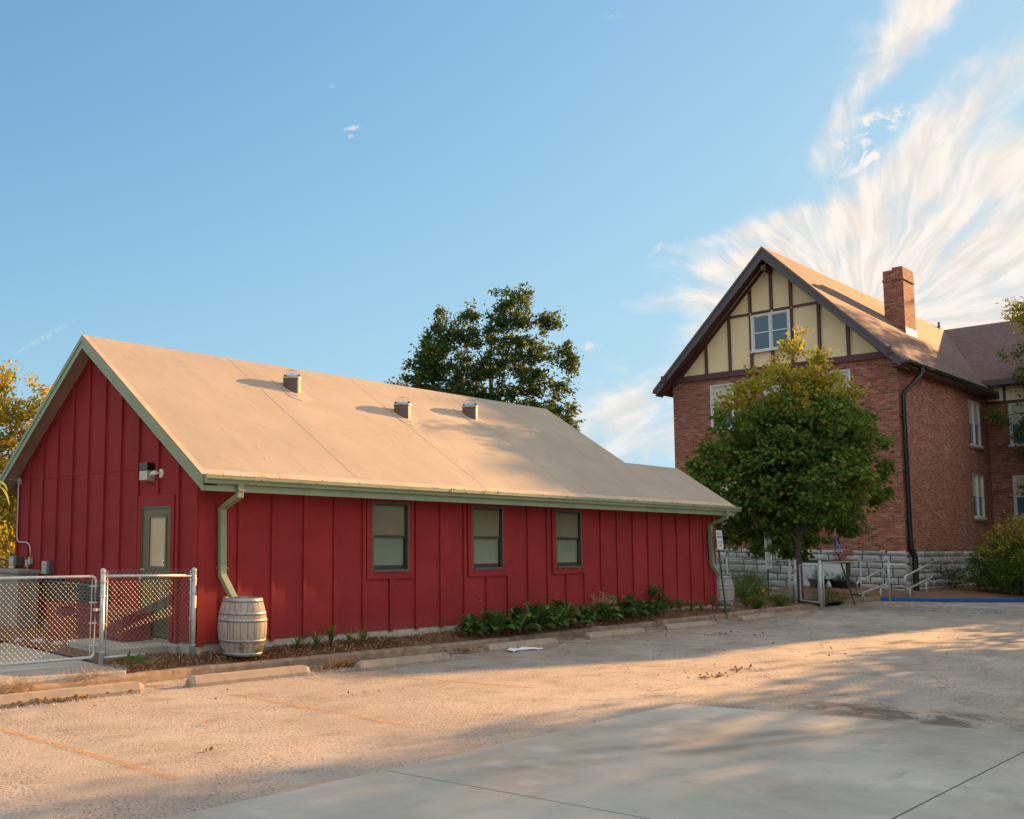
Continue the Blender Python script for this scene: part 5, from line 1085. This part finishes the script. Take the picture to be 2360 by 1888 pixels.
Cf = clumps(RT, 6.0, R1, gap=.25, gs=1.6); RT2 = [b[:3]+tuple(r*1.25 for r in b[3:]) for b in RT2]; Cl = clumps([(41.2, -2.5, 10.9, 1.1, 1.1, .5), (40.6, -1.65, 11.3, .7, .6, .7), (41.4, -2.6, 10.2, .8, .8, .4)], 22, R1, gap=.2, gs=.8); crown('crown', 'sunlit_tint_leaf', rt, Cl, .16, 28, .18, R1, .4, None, .32); Cg = clumps(RT2[2:], 12, R1, gap=.18, gs=1.2)  # lit tops of the boughs painted with the golden leaf colour
crown('crown', 'oak_leaf', rt, Cf, .25, 36, .20, R1, .35, None, .45); crown('crown', 'bush_leaf', rt, Cg, .17, 30, .19, R1, .5, None, .30)
wood(rt, (39.4, -4.3, -.3), (39.7, -4.3, 9.0), .2, np.concatenate([Cf, Cg[::4]]), R1, 14, twigs=70)
for i, (x, y, h, r_, gp) in enumerate(((27, -12.9, 12, 5.0, .42), (31, -10.2, 7.0, 3.0, .2), (44, -17.5, 12, 5.0, .45), (63, -3.4, 25, 2.9, .22), (41, -7.7, 6.5, 1.9, .50))):  # the small bushy and small young trees are added for their shade
    o = empty('shade_tree', (x, y, -.3), ('tall green shade tree beyond the right picture edge, nearest one', 'small bushy tree added for its shade beyond the right picture edge, by the kerb', 'farther green shade tree beyond the right picture edge', 'tall tree standing behind the brick wing, hidden from the lot', 'small young tree added for dappled shade beyond the right picture edge, before the wing')[i], 'tree')
    bl_ = [(x, y, h*.62, r_, r_, h*.34), (x, y, h*.32, r_*.95, r_*.9, h*.22)] if i != 3 else [(x, -4.1, 14.4, 2.6, 3.5, 2.9), (x, -3.0, 17.2, 1.2, 2.1, 1.3), (x, -2.0, 18.8, .6, 1.0, .35)]
    Ch = clumps(bl_, (1.6, 3.2, 1.2, 3.8, 2.5)[i], R1, gap=gp, gs=2.6); crown('crown', 'oak_leaf', o, Ch, .36, 36, .24, R1, .35, None, .5); wood(o, (x, y, -.3), (x, y, h*(.8 if i != 3 else .62)), .24, Ch, R1, 10, twigs=20)
# big bush by the blue kerb
bu = empty('lilac_bush', (33.5, -3.0, -.2), 'large rounded leafy bush with top coloured as sunlit at the right edge, behind the blue kerb', 'bush')
BU = [(33.6, -2.7, .95, 1.5, 1.2, 1.1), (33.1, -1.9, .8, .9, .8, .8), (34.2, -3.8, 1.3, 1.6, 1.4, 1.3), (35.0, -4.8, 1.3, 1.6, 1.4, 1.3), (32.7, -1.5, .35, .45, .4, .3), (33.0, -1.75, 1.3, .35, .35, .3), (32.9, -2.6, .5, .8, .7, .6)]
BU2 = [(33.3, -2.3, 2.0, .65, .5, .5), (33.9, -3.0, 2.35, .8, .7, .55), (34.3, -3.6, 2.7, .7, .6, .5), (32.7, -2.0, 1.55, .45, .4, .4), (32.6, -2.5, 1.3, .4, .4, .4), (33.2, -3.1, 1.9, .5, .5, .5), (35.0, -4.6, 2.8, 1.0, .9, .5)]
Ci = clumps(BU, 26, R1, gap=.18, gs=.8); Cj = clumps(BU2, 26, R1, gap=.3, gs=.6); crown('foliage', 'bush_leaf', bu, Ci, .11, 26, .095, R1, .1, (33.6, -3, .6), .5, 1.0); crown('sunlit_tint_foliage', 'sunlit_tint_leaf', bu, Cj, .12, 22, .11, R1, -.1, (33.6, -3, .6), .45, 1.0); wood(bu, (33.6, -3.0, -.2), (33.6, -3, .9), .05, Ci, R1, 12, fork=.05, twigs=120)  # sunlit top of the bush painted as yellow-green leaves
for (x, y, z, r_, lab) in ((36.2, -.9, .35, .7, 'dark low shrub against the stone base, left of the big bush'), (33.3, -.55, .35, .85, 'dark shrub at the foot of the stone base, by the black downspout')):
    o = empty('low_shrub', (x, y, -.1), lab, 'shrub'); Ck = clumps([(x, y, z, r_*1.3, r_*.45, z+.25)], 40, R1); crown('foliage', 'oak_leaf', o, Ck, .08, 20, .07, R1, .2, None, .5)
# low spreading evergreen and the airy perennials by the far gate
ev = empty('juniper_shrub', (23.7, -.05, -.2), 'low spreading green juniper between the kerb ends', 'shrub')
Ck = clumps([(22.7, -.05, -.05, .75, .28, .26), (23.7, .05, -.04, .9, .30, .30), (24.6, .15, -.08, .6, .28, .22)], 60, R1); crown('foliage', 'grass_blade', ev, Ck, .07, 26, .10, R1, -.9, None, .16)
def airy(x, y, h, r_, mat, n, lab, cat='plant', flower=None, nf=6, seed=0, name='perennial'):
    rs = np.random.default_rng(seed); o = empty(name, (x, y, -.18), lab, cat); mb = MB(); tips = []
    for i in range(n):
        a = rs.uniform(0, 6.28); d = r_*rs.uniform(.1, 1); hh = h*rs.uniform(.55, 1.0)*(1-.25*(d/r_)); p0 = Vector((x+.1*math.cos(a)*d, y+.1*math.sin(a)*d, -.2)); p1 = Vector((x+.6*math.cos(a)*d, y+.6*math.sin(a)*d, -.2+hh*.6)); p2 = Vector((x+math.cos(a)*d, y+math.sin(a)*d, -.2+hh))
        mb.tube([p0, p1, p2], [.005, .004, .002], 3, cap=False); tips += [tuple(p0.lerp(p1, t_)) for t_ in (.5, .75, 1)]+[tuple(p1.lerp(p2, t_)) for t_ in (.25, .5, .75, 1)]
    mb.build('stem', mat, o); crown('foliage', mat, o, np.array(tips), .055, 16, .065, rs, -.3, None, .16)
    if flower:
        for k in range(nf):
            q = tips[int(rs.integers(len(tips)))]; mf = MB(); c = Vector((q[0], q[1]-.05, max(q[2], -.2+h*.55)))
            for j in range(7):
                a = 6.283*j/7; t_ = Vector((math.cos(a), 0, math.sin(a))); s = Vector((-math.sin(a), 0, math.cos(a))); mf.add([c, c+t_*.02+s*.012, c+t_*.045, c+t_*.02-s*.012], [(0, 1, 2, 3)])
            mf.build('flower', flower, o)
    return o
airy(20.25, .95, 1.15, .75, 'feather', 60, 'tall feathery green perennial between the far barrel and the NO SMOKING sign', seed=3)
airy(19.0, .45, .75, .35, 'feather', 24, 'perennial with purple daisies just right of the far barrel', flower='purple_petal', nf=7, seed=4)
airy(18.7, .0, .75, .22, 'grass_blade', 16, 'slender yellow-flowered plant in front of the NO SMOKING sign', flower='yellow_petal', nf=6, seed=5)
airy(18.4, -.05, .38, .30, 'grass_blade', 22, 'bright green leafy low plant at the kerb below the double sign', seed=6)
airy(20.2, .0, .40, .45, 'grass_blade', 20, 'low green weeds along the bed beside the far gate', seed=8)
for (x, y, s) in ((28.9, 2.3, 1), (29.3, 1.7, 2)): airy(x, y, 1.0, .45, 'oak_leaf', 22, 'dark bushy plant growing in the %s planter tub' % ('left' if s == 1 else 'right'), seed=20+s, name='potted_plant')
# hostas
def hosta_parts(seed, R_=.42, n=34):
    rs = random.Random(seed); mb = MB()
    for i in range(n):
        a = rs.uniform(0, 6.283); t0 = i/n; reach = R_*(.45+.65*t0)*rs.uniform(.85, 1.15); hgt = .40*(1.15-.75*t0)*rs.uniform(.85, 1.1); w_ = rs.uniform(.055, .085); d = Vector((math.cos(a), math.sin(a), 0)); s = Vector((-d.y, d.x, 0)); tilt = rs.uniform(-.4, .4); K = 6; vs = []
        for k in range(K+1):
            t_ = k/K; r_ = reach*(t_**.9); z = hgt*math.sin(min(1, t_*1.15)*1.75)*(1.0)-.28*hgt*t_*t_*2.0*t0; wk = w_*(math.sin(math.pi*max(0, (t_-.22)/.78))**.75 if t_ > .22 else .05)
            c = d*r_+Vector((0, 0, z)); up = Vector((0, 0, .35*wk)); q = s*wk+Vector((0, 0, tilt*wk)); vs += [c-q+up, c, c+q+up]
        mb.add(vs, [(3*k+j, 3*k+j+1, 3*k+4+j, 3*k+3+j) for k in range(K) for j in range(2)])
    return mb
GH = 'hostas in the planting bed along the barn wall'
protos = []
hs = [(5.75, -.48, .85, 'leftmost hosta, small leaves at the end of the row'), (6.35, -.60, 1.05, 'hosta second from the left, leaning over the kerb'), (6.95, -.68, 1.10, 'hosta third from the left, behind the wheel stop with the paper'), (7.55, -.62, 1.15, 'broad hosta fourth from the left'), (8.15, -.55, 1.15, 'hosta below the third window, fifth from the left'), (8.7, -.50, 1.20, 'tallest hosta, sixth from the left below the third window'), (9.4, -.52, .95, 'hosta right of the tallest one, before the gap in the row'), (10.35, -.40, .95, 'first hosta after the gap in the row'), (10.95, -.36, 1.1, 'hosta with pale broad leaves, second after the gap'), (11.6, -.34, 1.1, 'hosta third after the gap in the row'), (12.2, -.30, .95, 'rightmost hosta, next to the dark bushy clump')]
for i, (x, y, s, lab) in enumerate(hs):
    if i < 3:
        o = hosta_parts(i+1).build('hosta', 'hosta_leaf', smooth=True); protos.append(o)
    else: o = protos[i % 3].copy(); sc.collection.objects.link(o)
    o.location = (x, y, -.17+.04*(i > 6)); o.rotation_euler.z = i*1.7; o.scale = (s*1.12, s*1.0, s*1.0); tag(o, lab, 'hosta', GH)
o = empty('leafy_clump', (13.2, -.2, -.1), 'dark leafy clump at the right end of the hosta row', 'plant'); Ck = clumps([(13.1, -.2, .12, .55, .3, .30), (12.9, -.15, .33, .25, .2, .2)], 90, R1); crown('foliage', 'oak_leaf', o, Ck, .06, 16, .10, R1, .2, None, .5)
# strappy grass clumps
def blades(n, h, r_, seed, w_=.010):
    rs = random.Random(seed); mb = MB()
    for i in range(n):
        a = rs.uniform(0, 6.283); d = Vector((math.cos(a), math.sin(a), 0)); s = Vector((-d.y, d.x, 0)); reach = r_*rs.uniform(.35, 1.1); hh = h*rs.uniform(.6, 1.1); K = 5; vs = []
        for k in range(K+1):
            t_ = k/K; c = d*(reach*t_**1.4)+Vector((0, 0, hh*(math.sin(t_*2.0)/1.0)*.95)); wk = w_*(1-t_)**.6+.001; vs += [c-s*wk, c+s*wk]
        mb.add(vs, [(2*k, 2*k+1, 2*k+3, 2*k+2) for k in range(K)])
    return mb
GG = 'strappy clumps in the bed by the long wall'
bl = [blades(18, .25, .28, 1), blades(34, .36, .22, 2), blades(20, .28, .30, 3)]
bs_ = [m_.build('daylily', 'blade') for m_ in bl]
ds = [(1.72, -.28, 0, 'leftmost daylily clump, low and arching'), (2.12, -.30, 2, 'thin daylily clump between the leftmost and the tallest'), (2.42, -.32, 1, 'tallest, densest daylily clump'), (2.86, -.30, 0, 'daylily clump just right of the tallest one'), (3.14, -.32, 2, 'rightmost of the near daylily clumps'),
      (14.0, -.20, 1, 'small daylily clump on the bare mulch, first past the hostas'), (14.6, -.18, 2, 'small daylily clump on the bare mulch, second past the hostas'), (15.2, -.12, 0, 'small daylily clump on the bare mulch, third past the hostas'), (15.75, -.15, 1, 'bright daylily clump just left of the far barrel')]
used = set()
for x, y, k, lab in ds:
    o = bs_[k] if k not in used else bs_[k].copy()
    if k in used: sc.collection.objects.link(o)
    used.add(k); o.location = (x, y, -.17 if x < 5 else -.10); o.rotation_euler.z = x*3; tag(o, lab, 'daylily', GG)
# broad green weed by the fence post
mb = MB(); rs = random.Random(4)
for (dx, dz, an) in ((-.03, .22, .2), (.10, .10, 1.2), (.24, .06, 1.4), (.05, .14, .7)):
    d = Vector((math.sin(an), -.2, math.cos(an))); s = Vector((math.cos(an), 0, -math.sin(an)))*.035; b = Vector((-1.32+dx, -.24, -.16)); mb.add([b, b+d*.10-s, b+d*.22, b+d*.10+s], [(0, 1, 2, 3)])
tag(mb.build('weed', 'blade'), 'broad-leaved green weed in the mulch by the left fence post', 'weed')
# coneflowers
for i, (x, z, lab) in enumerate(((6.18, .48, 'leftmost coneflower, two pale blooms against the red wall'), (7.57, .30, 'short coneflower under the middle window'), (8.30, .22, 'drooping coneflower just left of the tallest stem'), (8.51, .58, 'tallest coneflower stem, topped by a dark cone'), (9.06, .20, 'low pink coneflower right of the tallest stem'), (10.6, .45, 'coneflower in the dry stalks after the gap'), (12.0, .48, 'faint pink coneflower above the last hostas'), (12.75, .52, 'rightmost coneflower, above the dark clump'))):
    o = empty('coneflower', (x, -.32, -.15), lab, 'flower', 'coneflowers along the barn wall'); rs = random.Random(i); mb = MB(); lx = rs.uniform(-.08, .08); tp = Vector((x+lx, -.32, z)); b = Vector((x, -.34, -.17))
    mb.tube([b, b.lerp(tp, .5)+Vector((.03, 0, 0)), tp], [.004, .0035, .003], 4); mb.build('stem', 'blade', o); pos = np.array([tuple(b.lerp(tp, rs.uniform(.25, .8))) for _ in range(8)]); V, Q = leaves(pos, .10, R1, .3, .3); np_mesh('leaf', V, Q, 'blade', o, tuple(o.location))
    mb = MB(); mb.lathe([(.001, .028), (.018, .018), (.020, .0), (.001, -.006)], 8, tuple(tp)); mb.build('cone', 'dark_cone', o); mb = MB()
    for k in range(9):
        a = 6.283*k/9; d = Vector((math.cos(a), math.sin(a), -.5)); s = Vector((-math.sin(a), math.cos(a), 0))*.007; mb.add([tp+d*.014, tp+d*.03-s, tp+d*.055, tp+d*.03+s], [(0, 1, 2, 3)])
    mb.build('petals', 'pink_petal', o)
airy(10.5, -.22, .70, .35, 'dry_straw', 22, 'thin dry brown stalks standing behind the hostas after the gap', seed=14, name='dry_stalks')
# vine shoot at the left edge, close to the camera
vp = empty('vine_shoot', (-5.40, -5.35, -.33), 'yellow-green vine shoot with reddish curled leaves at the left picture edge', 'plant')
mb = MB(); mb.tube([(-5.62, -5.45, -.33), (-5.50, -5.40, .8), (-5.43, -5.38, 1.5), (-5.385, -5.36, 2.02)], [.012, .010, .007, .004], 6); mb.tube([(-5.43, -5.38, 1.66), (-5.36, -5.37, 1.74), (-5.30, -5.365, 1.785)], [.005, .004, .003], 5); mb.build('stem', 'vine_leaf', vp)
def bigleaf(mb, b, d, up, L_, W_, curl):
    b, d, up = Vector(b), Vector(d).normalized(), Vector(up).normalized(); s = d.cross(up).normalized(); K = 6; vs = []
    for k in range(K+1):
        t_ = k/K; wk = W_*math.sin(math.pi*min(1, t_*.9+.1))**.8*.5; c = b+d*L_*t_-up*curl*t_*t_*L_; vs += [c-s*wk+up*wk*.4, c, c+s*wk+up*wk*.4]
    mb.add(vs, [(3*k+j, 3*k+j+1, 3*k+4+j, 3*k+3+j) for k in range(K) for j in range(2)])
mb = MB(); A_ = (.78, -.62, 0)
for (u, z, dz, L_, W_, cu) in ((-.03, 2.00, -.3, .10, .05, .5), (-.02, 1.96, -.55, .13, .055, .6), (-.04, 1.88, .25, .07, .05, .2), (-.06, 1.84, -.9, .09, .05, .3), (-.06, 1.76, -.7, .08, .05, .4), (-.06, 1.62, -.8, .07, .05, .4), (-.08, 1.50, .1, .07, .05, .3), (-.12, 1.2, .1, .12, .07, .3)):
    bigleaf(mb, (-5.36+u*.78, -5.36-u*.62, z), (A_[0]*.9, A_[1]*.9, dz), (.3, -.3, 1), L_, W_, cu)
mb.build('leaf', 'vine_leaf', vp, smooth=True)
# ------------------------------------------------------------------ uncountable litter
def scatter(name, pts, size, mat, rnd, droop=0.0, width=.5, label=None):
    V, Q = leaves(np.array(pts), size, rnd, droop, width); V[:, 2] = np.maximum(V[:, 2], np.repeat(np.array(pts)[:, 2], 6)-.004)
    o = np_mesh(name, V, Q, mat); return tag(o, label, None, kind='stuff')
R2_ = np.random.default_rng(5); pts = []
for i in range(15000):
    x = R2_.uniform(-1.55, 18.5) if i % 3 else R2_.uniform(-1.6, 4); t_ = R2_.uniform(.02, 1); y = KY(x)+.13+(-.0-KY(x)-.05 if x < 16.2 else 2.0)*t_; z = bedz(x, t_)+.012; pts.append((x, y, z+R2_.uniform(0, .018)))
scatter('mulch_chips', pts, .050, 'chip', R2_, 0.0, .28, 'shredded bark mulch covering the bed along the barn')
pts = []
for i in range(700):
    c = [(-2.3, -.72, .45, .10), (1.35, -1.35, .5, .13), (1.9, -1.20, .35, .12), (4.75, -1.15, .35, .12), (-3.2, -.95, .4, .1), (10.6, -1.0, .25, .08), (14.2, -.75, .5, .12), (-3.0, -1.48, .6, .03)][i % 8]
    pts.append((c[0]+R2_.normal()*c[2]*.55, c[1]+R2_.normal()*c[3]*.6, LOT+.01+R2_.uniform(0, .04)))
for i in range(60): pts.append((R2_.uniform(-4, 16), R2_.uniform(-5.5, -1.5), LOT+.008))
for (cx, cy, n_, rx_, ry_) in ((5.6, -5.0, 60, .5, .10), (6.8, -4.9, 40, .4, .08), (0.3, -3.1, 12, .3, .1), (12.0, -2.2, 30, .8, .1)):
    for i in range(n_): pts.append((cx+R2_.normal()*rx_*.5, cy+R2_.normal()*ry_*.6, LOT+.008))
scatter('leaf_litter', pts, .055, 'litter', R2_, 0.0, .5, 'dry reddish leaves gathered round the wheel stops and kerb')
pts = []
for i in range(1500):
    c = [(-2.25, -.80, .38, .09, -.19), (1.75, -1.22, .30, .07, LOT+.02), (2.0, -1.16, .28, .09, LOT+.03), (-3.3, -1.02, .35, .08, -.19)][i % 4]; pts.append((c[0]+R2_.normal()*c[2]*.5, c[1]+R2_.normal()*c[3]*.6, c[4]+abs(R2_.normal())*.035))
V, Q = leaves(np.array(pts), .13, R2_, -.15, .03); tag(np_mesh('dry_grass', V, Q, 'dry_straw'), 'tangles of dry grass hanging over the kerb', None, kind='stuff')
mb = MB(); rs = random.Random(9)
for i in range(1500):
    x = rs.uniform(-3.9, 3.6) if i % 5 else rs.uniform(-3.9, 14); y = -1.42-abs(rs.gauss(0, .055))-.04*(x > 1)-(.0 if x < 0 else .12 if x < 4 else -.1); s = rs.uniform(.004, .013)*(1 if i % 9 else 1.5); z = LOT
    if -1.75 < x < -1.1 or 0.95 < x < 1.75: y = rs.uniform(-1.5, -1.25)
    o = len(mb.v); j = lambda: rs.uniform(.6, 1.3)*s; mb.v += [(x+j(), y, z), (x, y+j(), z), (x-j(), y, z), (x, y-j(), z), (x, y, z+j()*1.1)]; mb.f += [(o, o+1, o+4), (o+1, o+2, o+4), (o+2, o+3, o+4), (o+3, o, o+4)]
for i in range(900):
    x = rs.uniform(-5, 16); y = rs.uniform(-5.7, -1.4); s = rs.uniform(.003, .008); o = len(mb.v); mb.v += [(x+s, y, LOT), (x, y+s, LOT), (x-s, y, LOT), (x, y-s, LOT), (x, y, LOT+s)]; mb.f += [(o, o+1, o+4), (o+1, o+2, o+4), (o+2, o+3, o+4), (o+3, o, o+4)]
tag(mb.build('gravel', 'pebble'), 'loose gravel in front of the wheel stops', None, kind='stuff')
pts = []
for i in range(900): x = R2_.uniform(0, 16.3); pts.append((x, -OE-.045+R2_.normal()*.012, ZE-.045+R2_.uniform(0, .045)*(1 if math.sin(x*3)+math.sin(x*7.3) > -.2 else .2)))
V, Q = leaves(np.array(pts), .035, R2_, 0, .4); tag(np_mesh('gutter_debris', V, Q, 'litter'), 'dry twigs and leaf crumbs along the gutter', None, kind='stuff')
